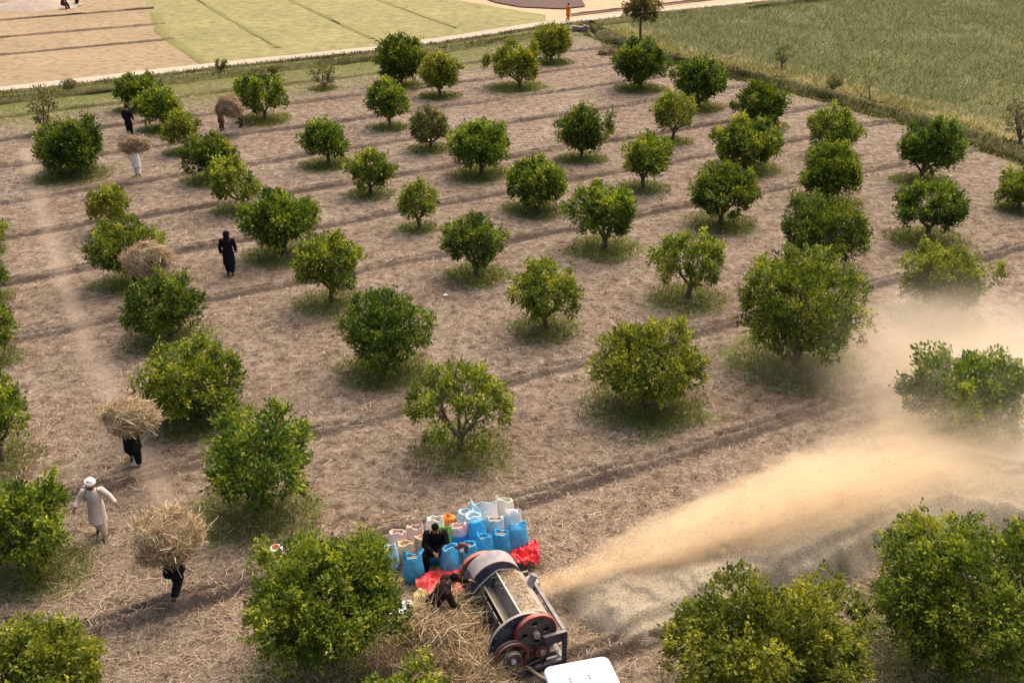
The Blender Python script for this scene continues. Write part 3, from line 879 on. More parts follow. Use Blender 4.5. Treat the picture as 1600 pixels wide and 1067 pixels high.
    mesh_np('trunk', V, Fq, M['bark'], root, True)
    return root

GRASS = []
def solve_tree(bx, by, x0, x1, yt, clear):
    p = gp(bx, by)
    cxm = (x0 + x1) / 2
    D = depth_at(p[1], 1.2)
    W = (x1 - x0) * D / F_PX
    za = height_at(p[1], yt)
    phi = math.atan2(CAM_H - 1.5, math.hypot(p[0], p[1]))
    lo, hi = clear + .4, 6.0
    for _ in range(40):
        m = (lo + hi) / 2
        app = (m + clear) / 2 + math.hypot(W / 2 * .9 * math.tan(phi), (m - clear) / 2)
        if app < za: lo = m
        else: hi = m
    off = (cxm - bx) * D / F_PX
    return p, W, lo, off

for i, (bx, by, x0, x1, yt, clear, style, mat, label) in enumerate(TREES):
    p, W, Ht, off = solve_tree(bx, by, x0, x1, yt, clear)
    near = depth_at(p[1])
    nlv = {'dense': 13000, 'round': 11000, 'open': 7600, 'sparse': 1600, 'bush': 4000}[style] * min(1.45, max(.35, W / 3.4) ** 1.7)
    lf = .125
    if near < 24: nlv *= 2.0; lf = .10
    elif near > 58: nlv *= .6; lf = .20
    elif near > 42: nlv *= .85; lf = .165
    grp = ORCH
    make_tree('citrus_tree', label, p, W * .97, Ht, clear, style, mat, int(nlv), lf, lean=off * .9, group=grp, seed=i, shoots=int(6 + 8 * W / 3) if style != 'sparse' else 2)
    GRASS.append((p[0] + off * .3, p[1], W, style, near))

# grass left standing under each tree
gx, gy, gh, gt = [], [], [], []
for (x, y, W, style, near) in GRASS:
    n = int(1500 * min(1.6, max(.5, W / 3) ** 2) * (1.3 if near < 34 else 1))
    r = np.sqrt(rng.random(n)) * W * .50; a = rng.random(n) * 6.283
    q = r * (1 + .5 * fbm(np.cos(a) * 2 + x, np.sin(a) * 2 + y, 2, 3))
    gx.append(x + q * np.cos(a)); gy.append(y - .1 + q * np.sin(a) * .95)
    gh.append((.12 + .20 * rng.random(n)) * (1.1 - .5 * (r / (W * .5)) ** 2))
gx, gy, gh = map(np.concatenate, (gx, gy, gh))
blades('weed_grass', gx, gy, orchard_h(gx, gy) - .02, gh, (.016 + .012 * rng.random(len(gx))) * (1 + gy * .012), M['grass'], 'rough olive grass growing under the citrus trees', 'grass', .5, .36, .13, 1)

# short grass towards the road
N = 60000
y = 45 + 60 * rng.random(N); x = -42 + 56 * rng.random(N)
gm = smooth(19, 6, road_y(x) - y + 9 * fbm(x * .2, y * .2, 3, 6)) * smooth(14, -6, x)
ok = (rng.random(N) < gm * (.25 + 1.2 * vnoise(x * .8, y * .8, 2))) & (y < road_y(x) - 1) & in_view(x, y)
x, y = x[ok], y[ok]
blades('short_grass', x, y, orchard_h(x, y), .08 + .16 * rng.random(len(x)), .03 + .02 * rng.random(len(x)), M['grass'], 'short dry green grass along the road side of the orchard', 'grass', .8, .55, .25, 1)

# rough weeds on the banks
bx_, by_, bz_, bh_ = [], [], [], []
for i, (P, w, h) in enumerate(BANKS):
    P = np.asarray(P, float); L = np.r_[0, np.cumsum(np.hypot(*np.diff(P, axis=0).T))]
    n = int(L[-1] * [160, 300, 150, 330, 110][i])
    t = rng.random(n) * L[-1]; x = np.interp(t, L, P[:, 0]); y = np.interp(t, L, P[:, 1])
    q = rng.normal(size=n) * .30 * w
    x = x + q * .45 + rng.normal(size=n) * .08; y = y + q * .9
    ok = in_view(x, y, 60) & (rng.random(n) < .25 + 1.1 * vnoise(t * .7, t * 0, 4 + i))
    bx_.append(x[ok]); by_.append(y[ok]); bz_.append(np.full(ok.sum(), .02)); bh_.append((.18 + .42 * rng.random(ok.sum())) * [.7, 1.0, .8, 1.0, .6][i])
bx_, by_, bz_, bh_ = map(np.concatenate, (bx_, by_, bz_, bh_))
blades('verge_weeds', bx_, by_, bz_, bh_, .05 + .05 * rng.random(len(bx_)), M['verge'], 'dark rough weeds growing on the field banks', 'weeds', .5, .45, .25, 1)

# the green crop
N = 300000
y = 35 + 100 * rng.random(N) ** 1.15; x = 4 + 70 * rng.random(N)
inside = (x > rb_x(np.clip(y, 30, 100)) + 2.6 + 4.0 * vnoise(x * .22, y * .22, 7)) & (y < road_y(x) - 2.6) & in_view(x, y, 50)
dist = x - rb_x(np.clip(y, 30, 100))
thick = smooth(.5, 9, dist) * .65 + .35
ok = inside & (rng.random(N) < thick * (.35 + 1.1 * vnoise(x * .4, y * .4, 5)))
x, y = x[ok], y[ok]
hh = (.35 + .45 * rng.random(len(x))) * (.55 + .45 * smooth(1, 9, x - rb_x(np.clip(y, 30, 100))))
blades('green_crop', x, y, np.full(len(x), -.11), hh, .035 + .03 * rng.random(len(x)), M['maize'], 'dense green crop with long arching blades', 'crop', .95, .36, .15, 2, .5)

# dry grass tufts on the verge of the crop
N = 16000
t_ = rng.random(N); P_ = offset(RB, 3.4); L_ = np.r_[0, np.cumsum(np.hypot(*np.diff(P_, axis=0).T))]
x = np.interp(t_ * L_[-1], L_, P_[:, 0]) + rng.normal(size=N) * 1.1; y = np.interp(t_ * L_[-1], L_, P_[:, 1]) + rng.normal(size=N) * 1.3
ok = in_view(x, y, 40) & (rng.random(N) < .2 + 1.1 * vnoise(x * .7, y * .7, 19)); x, y = x[ok], y[ok]
blades('dry_grass', x, y, np.full(len(x), -.11), .15 + .3 * rng.random(len(x)), .03 + .03 * rng.random(len(x)), M['grass'], 'dry pale grass on the verge of the green crop', 'grass', .7, .72, .22, 1)

# tall slender tree at the road junction, shrubs and saplings
p = gp(1001, 68)
YT = p[1]
make_tree('roadside_tree', 'tall slender tree with a straight bare pale trunk by the road junction', (p[0], p[1], -.05), 3.2, height_at(YT, -22), height_at(YT, 36), 'round', 'dry_leaf', 4200, .2, trunk_h=height_at(YT, 26), seed=201, shoots=0, group='roadside trees')
SHR = [(1302, 145, 1288, 1318, 112, 'bush', 'dry_leaf', 'roadside_shrub', 'fluffy lone shrub on the crop field border bank'),
       (1222, 104, 1208, 1238, 66, 'sparse', 'maize', 'tall_weed', 'tall pale weed clump at the rim of the green crop'),
       (1594, 224, 1562, 1640, 150, 'open', 'dry_leaf', 'olive_tree', 'olive brown tree at the crop edge, cut off by the frame'),
       (112, 146, 98, 128, 124, 'bush', 'dry_leaf', 'roadside_shrub', 'low shrub on the road bank behind the thin olive bush'),
       (345, 112, 334, 358, 92, 'sparse', 'dry_leaf', 'roadside_shrub', 'thin twiggy shrub on the road bank behind the airy citrus tree'),
       (428, 58 + 60, 421, 436, 108, 'bush', 'dry_leaf', 'roadside_shrub', 'tiny shrub on the ditch bank behind the half bare tree')]
for i, (bx, by, x0, x1, yt, st, mt, nm, lb) in enumerate(SHR):
    p, W, Ht, off = solve_tree(bx, by, x0, x1, yt, .1)
    make_tree(nm, lb, (p[0], p[1], -.02), W, max(Ht, .6), .1, st, mt, 900 if W < 2 else 2200, .11, seed=300 + i, shoots=0, cat='shrub' if 'tree' not in nm else 'tree')
# bare sapling on the border
p = gp(1361, 164)
g = np.random.default_rng(5)
sap = tag(empty('bare_sapling', (p[0], p[1], -.02)), 'bare crooked sapling with few leaves at the crop border', 'sapling')
V, Fq = tube_np([([(0, 0, -.1), (-.12, 0, .5), (-.25, .05, 1.0), (-.18, .05, 1.6)], [.05, .045, .035, .02]), ([(-.25, .05, 1.0), (-.55, 0, 1.5), (-.7, 0, 2.1)], [.03, .02, .01]), ([(-.18, .05, 1.6), (.1, 0, 2.1), (.2, 0, 2.5)], [.02, .015, .008])])
mesh_np('trunk', V, Fq, M['bark'], sap, True)
P = np.concatenate([np.array([-.7, 0, 2.2]) + g.normal(size=(90, 3)) * [.35, .25, .18], np.array([.2, 0, 2.4]) + g.normal(size=(60, 3)) * [.3, .2, .15]])
D = g.normal(size=P.shape); D /= np.linalg.norm(D, axis=1, keepdims=True)
V, Ft, tn = leaf_mesh(P, D, np.full(len(P), .13), g.random(len(P)))
mesh_np('crown', V, Ft, M['citrus_dark'], sap, False, {'tone': tn})

# ------------------------------------------------------------------ straw heaps, bundles, chaff mound
def straw_lump(name, c, r, n, align, mat='straw', seed=0, flat=False, Lr=(.22, .55), w=(.006, .012), core=True, tone_mu=.5, droop=.25):
    g = np.random.default_rng(seed + 500)
    d = g.normal(size=(n, 3)); d /= np.linalg.norm(d, axis=1, keepdims=True)
    if flat: d[:, 2] = np.abs(d[:, 2])
    rr = g.uniform(.86 if flat else .90, 1.06, n)
    lump = 1 + .34 * (vnoise(d[:, 0] * 2.5 + seed, d[:, 1] * 2.5 + d[:, 2] * 2, 3) - .5) * 2
    P = d * np.array(r) * (rr * lump)[:, None]
    tang = np.array(align, float) + g.normal(size=(n, 3)) * (.75 if flat else .5)
    tang -= d * ((tang * d).sum(1) * .75)[:, None]
    D = tang / np.linalg.norm(tang, axis=1, keepdims=True)
    D = D + d * g.uniform(-.12, .30, n)[:, None]; D /= np.linalg.norm(D, axis=1, keepdims=True)
    L = g.uniform(*Lr, n)
    P = P - D * (L * .45)[:, None]
    bd = g.normal(size=(n, 3)) * (.38 if flat else .24); bd[:, 2] -= droop * g.random(n)
    W = g.uniform(*w, n)
    b = len(P)
    V, Fq, k = ribbons(P, D, L, W, 3, bd, taper=False)
    tone = np.repeat(np.clip(g.normal(tone_mu, .28, n), 0, 1), k)
    # solid heart of packed straw, toned dark to paint the shaded gaps between stalks
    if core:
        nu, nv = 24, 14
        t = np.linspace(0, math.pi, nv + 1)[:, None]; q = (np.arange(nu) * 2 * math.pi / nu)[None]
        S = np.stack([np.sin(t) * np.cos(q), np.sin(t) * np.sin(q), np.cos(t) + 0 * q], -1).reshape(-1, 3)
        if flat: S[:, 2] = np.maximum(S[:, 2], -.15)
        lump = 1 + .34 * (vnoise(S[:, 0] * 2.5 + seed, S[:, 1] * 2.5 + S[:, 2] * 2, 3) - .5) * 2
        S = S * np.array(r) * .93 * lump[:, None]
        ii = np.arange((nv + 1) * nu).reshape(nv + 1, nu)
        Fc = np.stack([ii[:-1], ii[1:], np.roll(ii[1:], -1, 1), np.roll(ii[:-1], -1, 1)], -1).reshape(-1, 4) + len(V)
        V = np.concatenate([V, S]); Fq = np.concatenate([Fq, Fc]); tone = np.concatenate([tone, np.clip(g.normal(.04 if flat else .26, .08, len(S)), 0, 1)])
    o = mesh_np(name, V, Fq, M[mat], None, False, {'tone': tone})
    o.location = c
    return o

# chaff heap thrown out by the thresher
def chaff_mound():
    m, nt, b = new_mat('chaff')
    geo = nt.nodes.new('ShaderNodeNewGeometry').outputs['Position']
    n1 = noise_node(nt, 22, 6, .8, geo); n2 = noise_node(nt, 1.1, 4, .6, geo)
    c = ramp(nt, n1.outputs['Fac'], [(.34, (.20, .165, .118)), (.5, (.40, .345, .255)), (.64, (.54, .475, .365))]).outputs[0]
    c = mixc(nt, .6, c, ramp(nt, n2.outputs['Fac'], [(.35, (.86, .80, .70)), (.65, (1.06, 1.06, 1.0))]).outputs[0], 'MULTIPLY')
    nt.links.new(c, b.inputs['Base Color']); b.inputs['Roughness'].default_value = .95; b.inputs['Specular IOR Level'].default_value = .1
    bump(nt, n1.outputs['Fac'], .9, .05, b)
    M['chaff'] = m
    # outline on the ground
    out = [gp(*p) for p in [(862, 905), (1000, 868), (1150, 828), (1270, 790), (1400, 740), (1560, 700), (1720, 700), (1800, 800), (1640, 850), (1500, 860), (1390, 880), (1330, 905), (1215, 925), (1110, 972), (1010, 1012), (950, 1002), (905, 985), (885, 960), (862, 930)]]
    out = np.array(out)
    x0, y0 = out.min(0) - .6; x1, y1 = out.max(0) + .6
    sx = .055
    X, Y = np.meshgrid(np.arange(x0, x1, sx), np.arange(y0, y1, sx))
    inside = np.zeros(X.shape, bool)
    for (ax, ay), (bx, by) in zip(out, np.roll(out, -1, 0)):
        cond = (ay > Y) != (by > Y)
        with np.errstate(divide='ignore', invalid='ignore'):
            xi = (bx - ax) * (Y - ay) / (by - ay) + ax
        inside ^= cond & (X < xi)
    dist = poly_dist(X, Y, np.r_[out, out[:1]]) * np.where(inside, 1, -1)
    dist = dist + .55 * fbm(X * 1.1, Y * 1.1, 3, 21)
    prof = 1 - np.exp(-np.clip(dist, 0, None) / .40)
    h = prof * (.55 + .35 * smooth(3, 8, X))
    # terraces where slabs of chaff slid
    tr = fbm(X * .7, Y * .9, 3, 23)
    h = h + .10 * prof * smooth(.0, .035, tr) + .08 * prof * smooth(-.10, -.075, tr)
    h = h + .035 * fbm(X * 6, Y * 6, 3, 22) * prof
    Z = orchard_h(X, Y) * .3 + h - .06 * (dist < 0.0)
    ii = np.arange(X.size).reshape(X.shape)
    Fq = np.stack([ii[:-1, :-1], ii[:-1, 1:], ii[1:, 1:], ii[1:, :-1]], -1).reshape(-1, 4)
    keep = (dist.ravel()[Fq] > -.10).all(1)
    o = mesh_np('chaff_mound', np.stack([X, Y, Z], -1).reshape(-1, 3), Fq[keep], m, None, True)
    return tag(o, 'broad low heap of grey tan chaff spreading from the thresher', 'chaff heap')
chaff_mound()

# ------------------------------------------------------------------ the thresher
TC = (0.0, 16.74); TY = R(21.4)
thr = tag(empty('threshing_machine', (TC[0], TC[1], 0.03), TY), 'dark blue threshing machine with red flywheels beside the straw pile', 'machine')
ax = Vector((math.cos(TY), math.sin(TY))); ay = Vector((-math.sin(TY), math.cos(TY)))
def t2w(x, y):
    return (TC[0] + ax.x * x + ay.x * y, TC[1] + ax.y * x + ay.y * y)
def w2t(P):
    d = Vector((P[0] - TC[0], P[1] - TC[1])); return d.dot(ax), d.dot(ay)

# drum cover: curved sheet from the top ridge over to the discharge side
Y0, Y1 = -.74, .66
CX, CZ, CR = .12, .93, .47
m = MB()
a0, a1, n = R(-25), R(116), 22
prof = [(CX + CR * math.cos(a0 + (a1 - a0) * k / n), CZ + CR * math.sin(a0 + (a1 - a0) * k / n)) for k in range(n + 1)]
prof += [(CX + (CR - .02) * math.cos(a1 - (a1 - a0) * k / n), CZ + (CR - .02) * math.sin(a1 - (a1 - a0) * k / n)) for k in range(n + 1)]
nn = len(prof)
m.add([(x, Y0, z) for x, z in prof] + [(x, Y1, z) for x, z in prof], [(k, nn + k, nn + (k + 1) % nn, (k + 1) % nn) for k in range(nn)])
cover = m.build('drum_cover', M['dusty_steel'], thr, True)
# feed trough
def plate(mb, p0, p1, y0, y1, th):
    p0 = Vector((p0[0], 0, p0[1])); p1 = Vector((p1[0], 0, p1[1])); d = (p1 - p0).normalized(); nrm = Vector((-d.z, 0, d.x)) * th
    mb.prism([(v.x, v.z) for v in (p0, p1, p1 + nrm, p0 + nrm)], y0, y1)
YM = (Y0 + Y1) / 2; YL = Y1 - Y0
m = MB(); m.box((-.10, YM, 1.40), (.03, YL - .02, .07)); m.build('trough_lip', M['pale_steel'], thr, False, .006)
m = MB(); plate(m, (-.115, 1.37), (-.19, 1.02), Y0 + .01, Y1 - .01, .02); m.build('trough_back', M['grey_steel'], thr)
m = MB(); plate(m, (-.19, 1.03), (-.38, 1.13), Y0 + .01, Y1 - .01, .02); m.build('trough_floor', M['grey_steel'], thr)
m = MB(); m.box((-.39, YM, 1.15), (.025, YL - .04, .04)); m.build('trough_edge', M['dusty_steel'], thr)
for k in range(4):
    m = MB(); m.box((-.45, Y0 + .20 + k * .33, .99), (.03, .27, .14)); m.build('side_panel', M['grey_steel'], thr, False, .008)
m = MB(); m.box((-.44, YM, .66), (.04, YL - .06, .50)); m.build('side_sheet', M['blue_paint'], thr)
m = MB(); m.prism([(-.42, 1.15), (-.19, 1.0), (-.08, 1.40), (-.22, 1.38)], Y1 - .03, Y1 - .01); m.build('trough_end', M['blue_paint'], thr)
# straw lying on the drum cover
g = np.random.default_rng(61)
n = 620
q = g.uniform(R(62), R(112), n); yy = Y1 - .03 - (YL - .1) * g.random(n) ** 1.6
P = np.stack([CX + (CR + .005) * np.cos(q), yy, CZ + (CR + .005) * np.sin(q) + .012 * g.random(n)], -1)
aa = g.random(n) * 6.28; D = np.stack([np.cos(aa) * .6 * np.sin(q), np.sin(aa), -.6 * np.cos(aa) * np.cos(q)], -1); D /= np.linalg.norm(D, axis=1, keepdims=True)
V, Fq, k = ribbons(P, D, g.uniform(.05, .2, n), g.uniform(.006, .012, n), 2, .15, taper=False)
o = mesh_np('straw_on_cover', V, Fq, M['straw'], thr, False, {'tone': np.repeat(g.uniform(.3, .8, n), k)}); o['kind'] = 'stuff'
# end plate towards the tractor
def half_disc(rad, cx, cz, bottom, nseg=26):
    q0 = math.asin((bottom - cz) / rad)
    return [(cx + rad * math.cos(q0 + (math.pi - 2 * q0) * k / nseg), cz + rad * math.sin(q0 + (math.pi - 2 * q0) * k / nseg)) for k in range(nseg + 1)]
m = MB(); m.prism(half_disc(.72, -.08, .72, .38), Y0 - .06, Y0 - .02); ep = m.build('end_plate', M['blue_paint'], thr, True)
m = MB(); m.ring((-.08, Y0 - .05, .72), 'y', .722, .738, .06, 34, R(-28), R(208)); m.build('rim_flange', M['dusty_steel'], ep, True)
for k in range(9):
    q = R(5 + 21 * k)
    m = MB(); m.disc((-.08 + .66 * math.cos(q), Y0 - .065, .72 + .66 * math.sin(q)), 'y', .018, .02, 8); m.build('bolt', M['grey_steel'], ep)
# main flywheel with slots
FX, FZ, FY = .15, .99, Y0 - .16
m = MB(); m.ring((FX, FY, FZ), 'y', .41, .455, .10, 40); fw = m.build('flywheel', M['red_paint'], thr, True)
m = MB()
m.ring((FX, FY, FZ), 'y', .08, .17, .05, 32); m.ring((FX, FY, FZ), 'y', .29, .411, .05, 40)
for k in range(4):
    q = R(20) + k * math.pi / 2
    m.ring((FX, FY, FZ), 'y', .168, .292, .05, 8, q, q + R(58))
m.build('wheel_disc', M['dark_iron'], fw, True)
m = MB(); m.disc((FX, FY - .05, FZ), 'y', .07, .16, 20); m.build('hub', M['dusty_steel'], fw, True)
# spoked pulley low on the feed side
cx, cz, yw = -.42, .64, Y0 - .28
m = MB(); m.ring((cx, yw, cz), 'y', .32, .375, .12, 40); sp = m.build('spoked_pulley', M['dark_red'], thr, True)
for k in range(5):
    q = k * 2 * math.pi / 5 + .3
    m = MB(); m.bar((cx + .06 * math.cos(q), yw, cz + .06 * math.sin(q)), (cx + .33 * math.cos(q), yw, cz + .33 * math.sin(q)), .055, .04); m.build('spoke', M['dark_iron'], sp)
m = MB(); m.ring((cx, yw - .09, cz), 'y', .155, .19, .12, 32); m.disc((cx, yw - .07, cz), 'y', .16, .05, 28); m.build('inner_pulley', M['dark_iron'], sp, True)
m = MB(); m.disc((cx, yw - .13, cz), 'y', .055, .08, 18); m.build('hub_cap', M['pale_steel'], sp, True)
m = MB(); m.tube([(cx, yw + .25, cz), (cx, yw - .1, cz)], .03, 8); m.build('axle', M['dark_iron'], sp, True)
# small drive pulley and belts
DX, DZ = .24, .60
m = MB(); m.ring((DX, yw, DZ), 'y', .05, .15, .11, 28); dp = m.build('drive_pulley', M['dark_red'], thr, True)
m = MB(); m.disc((DX, yw - .06, DZ), 'y', .055, .10, 16); m.build('hub', M['dusty_steel'], dp, True)
def belt(x0, z0, r0, x1, z1, r1, y, w):
    d = Vector((x1 - x0, z1 - z0)); L = d.length; a = math.atan2(d.y, d.x); b = math.acos(max(-1, min(1, (r0 - r1) / L)))
    P = []
    for k in range(13):
        q = a + b + (2 * math.pi - 2 * b) * k / 12; P.append((x0 + r0 * math.cos(q), z0 + r0 * math.sin(q)))
    for k in range(9):
        q = a - b + 2 * b * k / 8; P.append((x1 + r1 * math.cos(q), z1 + r1 * math.sin(q)))
    n = len(P); mb = MB(); c = Vector(((x0 + x1) / 2, (z0 + z1) / 2))
    V = []
    for (x, z) in P:
        o_ = Vector((x, z)) - c; o_ = o_ * (1 + .012 / o_.length)
        V += [(x, y - w / 2, z), (x, y + w / 2, z), (c.x + o_.x, y + w / 2, c.y + o_.y), (c.x + o_.x, y - w / 2, c.y + o_.y)]
    mb.add(V, [(4 * k + j, 4 * ((k + 1) % n) + j, 4 * ((k + 1) % n) + (j + 1) % 4, 4 * k + (j + 1) % 4) for k in range(n) for j in range(4)])
    return mb.build('drive_belt', M['rubber'], thr)
belt(cx, cz, .377, DX, DZ, .152, yw, .06)
belt(DX, DZ, .152, .14, .16, .06, yw - .04, .05)
# frame
FR = .74; FY2 = Y0 - .32
for (x, y) in ((FR, FY2), (FR, Y1), (-.50, Y0 + .05), (-.50, Y1)):
    m = MB(); m.box((x, y, .47), (.085, .085, .94)); m.build('frame_post', M['blue_paint'], thr, False, .006)
m = MB(); m.bar((FR + .04, FY2, .95), (.26, FY2, .95), .08, .06); m.bar((FR, FY2 + .04, .955), (FR, Y1, .955), .08, .06); m.bar((FR, FY2, .20), (-.40, FY2, .20), .09, .09); m.bar((FR, FY2, .19), (FR, Y1, .19), .07, .07); m.bar((-.50, Y0, .2), (-.50, Y1, .2), .07, .07)
m.bar((-.40, FY2, .21), (-.50, Y0, .21), .07, .07); m.build('frame_rail', M['blue_paint'], thr, False, .005)
m = MB(); m.box((.52, FY2 + .05, .80), (.40, .02, .26)); m.build('belt_guard', M['blue_paint'], thr)
m = MB(); m.bar((.66, FY2 + .01, .30), (.46, FY2 + .01, .66), .05, .03); m.bar((.34, FY2 + .01, .34), (.66, FY2 + .01, .34), .05, .03); m.build('brace', M['pale_steel'], thr)
m = MB(); m.box((.10, Y0 - .06, .26), (1.10, .34, .32)); m.box((.05, YM + .1, .30), (.95, YL - .3, .34)); m.build('sieve_box', M['dark_iron'], thr, False, .01)
# fan housing at the far end
HX, HZ, HR, HY = -.10, 1.08, .57, Y1 + .22
m = MB(); m.disc((HX, HY, HZ), 'y', HR, .38, 48); fh = m.build('fan_housing', M['blue_paint'], thr, True)
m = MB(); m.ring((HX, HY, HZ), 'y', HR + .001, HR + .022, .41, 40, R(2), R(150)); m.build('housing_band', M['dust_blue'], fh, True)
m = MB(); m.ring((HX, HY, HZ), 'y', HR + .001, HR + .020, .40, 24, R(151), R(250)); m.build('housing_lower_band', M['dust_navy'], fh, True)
m = MB(); m.box((HX, HY, .32), (.7, .36, .5)); m.build('housing_stand', M['blue_paint'], fh, False, .01)
m = MB(); m.ring((HX - .16, HY + .34, 1.06), 'y', .44, .51, .10, 40); rr_ = m.build('rear_flywheel', M['faded_red'], thr, True)
m = MB(); m.disc((HX - .16, HY + .34, 1.06), 'y', .44, .03, 32); m.disc((HX - .16, HY + .28, 1.06), 'y', .07, .2, 16); m.build('wheel_disc', M['dark_iron'], rr_, True)
m = MB(); m.tube([(-.60, Y1 + .015, 1.02), (-.40, Y1 + .015, 1.22), (-.10, Y1 + .015, 1.43), (.10, Y1 + .015, 1.42), (.36, Y1 + .015, 1.32), (.60, Y1 + .015, 1.02)], .018, 8, sub=4); m.build('arch_rod', M['pale_steel'], thr, True)
# chaff outlet
m = MB(); m.box((.66, HY, .62), (.55, .34, .32)); m.build('chaff_outlet', M['dusty_steel'], fh, False, .01)
m = MB(); m.tube([(.46, .22, 1.16), (.52, .23, 1.30), (.60, .24, 1.46)], [.085, .085, .075], 12); m.build('stub_pipe', M['dust_blue'], thr, True)
m = MB(); m.box((.56, HY - .2, 1.16), (.14, .05, .12)); m.build('hinge_bracket', M['dark_iron'], thr)
# lever with a rag tied to its top
m = MB(); m.tube([(-.70, HY + .05, .75), (-.73, HY + .06, 1.35), (-.77, HY + .07, 1.98)], .016, 8); lv = m.build('lever', M['dark_iron'], thr, True)
m = MB(); m.sphere((-.775, HY + .05, 1.99), (.05, .045, .055), 10, 7); m.build('lever_knob', M['white_plastic'], lv, True)
m = MB(); m.sphere((-.75, HY + .07, 2.10), (.15, .05, .06), 10, 7, lambda d: 1 + .35 * math.sin(5 * d[0] + 3 * d[2])); m.sphere((-.66, HY + .07, 1.98), (.045, .04, .13), 8, 6); m.build('rag', M['rust'], lv, True)
m = MB(); m.tube([(-.1, FY2, .30), (.0, FY2 - .4, .38), (.35, FY2 - 1.2, .52)], .045, 10); m.build('drive_shaft', M['dark_iron'], thr, True)

# ------------------------------------------------------------------ straw pile fed to the thresher
pc = gp(700, 1010, .30)
pile = straw_lump('straw_pile', (pc[0], pc[1], -.08), (1.30, 1.25, 1.0), 9500, (.3, .3, 0), seed=3, flat=True, Lr=(.3, .7), w=(.008, .015), tone_mu=.55)
tag(pile, 'heap of unthreshed straw beside the threshing machine', 'straw pile')
pc2 = gp(748, 1050, .25)
pile2 = straw_lump('straw_pile', (pc2[0], pc2[1], -.05), (.80, .75, .78), 3600, (.4, .5, 0), seed=5, flat=True, Lr=(.25, .6), tone_mu=.5)
tag(pile2, 'smaller straw heap against the spoked pulley of the machine', 'straw pile')
pc3 = gp(765, 960, .3)
pile3 = straw_lump('straw_pile', (pc3[0] - .1, pc3[1], -.05), (.70, .70, .95), 3600, (.2, .6, 0), seed=8, flat=True, Lr=(.25, .6), tone_mu=.55)
tag(pile3, 'straw mound right under the feed trough of the machine', 'straw pile')

# ------------------------------------------------------------------ tractor (its roof shows at the frame's edge)
TR = Vector((gp(945, 1028, 2.42)[0], gp(945, 1028, 2.42)[1]))
tyaw = math.atan2(.22, .86)
ux, uy = Vector((math.cos(tyaw), math.sin(tyaw))), Vector((-math.sin(tyaw), math.cos(tyaw)))
tc = TR - ux * .58 - uy * .80 + ux * .05 + uy * .04
tr = tag(empty('tractor', (tc.x, tc.y, 0), tyaw), 'tractor under a clean white ribbed sun roof behind the thresher', 'tractor')
def rounded(w, l, r, n=6):
    P = []
    for (sx, sy, q0) in ((1, 1, 0), (-1, 1, 90), (-1, -1, 180), (1, -1, 270)):
        for k in range(n + 1):
            q = R(q0 + 90 * k / n); P.append((sx * (w / 2 - r) + r * math.cos(q), sy * (l / 2 - r) + r * math.sin(q)))
    return P
o_ = rounded(1.20, 1.66, .14)
lv_ = [(1.0, 2.33), (1.0, 2.39), (.985, 2.415), (.95, 2.425), (.5, 2.44)]
m = MB(); V = []
for s_, z_ in lv_:
    V += [(x * s_, y * s_, z_) for x, y in o_]
n = len(o_)
m.add(V, [(j * n + k, j * n + (k + 1) % n, (j + 1) * n + (k + 1) % n, (j + 1) * n + k) for j in range(len(lv_) - 1) for k in range(n)] + [tuple(range((len(lv_) - 1) * n, len(lv_) * n)), tuple(range(n - 1, -1, -1))])
roof = m.build('sun_roof', M['roof_white'], tr, True)
for k in range(4):
    m = MB(); m.box((-.33 + .22 * k, .02, 2.436), (.025, 1.2, .012)); m.build('roof_rib', M['roof_white'], roof, False, .004)
for (x, y) in ((-.22, .42), (.12, .42), (-.22, .36), (.12, .36)):
    m = MB(); m.disc((x, y, 2.442), 'z', .020, .02, 12); m.build('roof_bolt', M['dark_iron'], roof)
for sx in (-1, 1):
    for y in (-.55, .55):
        m = MB(); m.tube([(sx * .44, y, .95), (sx * .44, y, 2.34)], .024, 8); m.build('roof_post', M['dark_iron'], tr, True)
m = MB(); m.box((0, -1.6, .85), (.55, 1.5, .55)); m.box((0, -.3, .75), (.5, 1.2, .4)); m.build('body', M['tractor_red'], tr, False, .05)
m = MB(); m.box((0, -.25, 1.02), (.46, .44, .08)); m.box((0, .0, 1.22), (.44, .07, .36)); m.build('seat', M['rubber'], tr, False, .03)
m = MB(); m.ring((0, -.72, 1.28), 'z', .16, .19, .03, 24); m.build('steering_wheel', M['rubber'], tr, True)
for sx in (-1, 1):
    m = MB(); m.ring((sx * .72, -.35, .66), 'x', .36, .66, .34, 32); w_ = m.build('wheel', M['rubber'], tr, True)
    m = MB(); m.ring((sx * .72, -.35, .66), 'x', .05, .37, .2, 24); m.build('rim', M['white_plastic'], w_, True)
    m = MB(); m.ring((sx * .72, -.35, .70), 'x', .70, .73, .42, 16, R(20), R(150)); m.build('fender', M['tractor_red'], tr, True)
    m = MB(); m.ring((sx * .62, -2.1, .36), 'x', .18, .36, .2, 24); w_ = m.build('wheel', M['rubber'], tr, True)
    m = MB(); m.ring((sx * .62, -2.1, .36), 'x', .03, .19, .14, 20); m.build('rim', M['white_plastic'], w_, True)
m = MB(); m.tube([(.2, -1.6, 1.1), (.2, -1.6, 1.75)], .035, 8); m.build('exhaust', M['dark_iron'], tr, True)

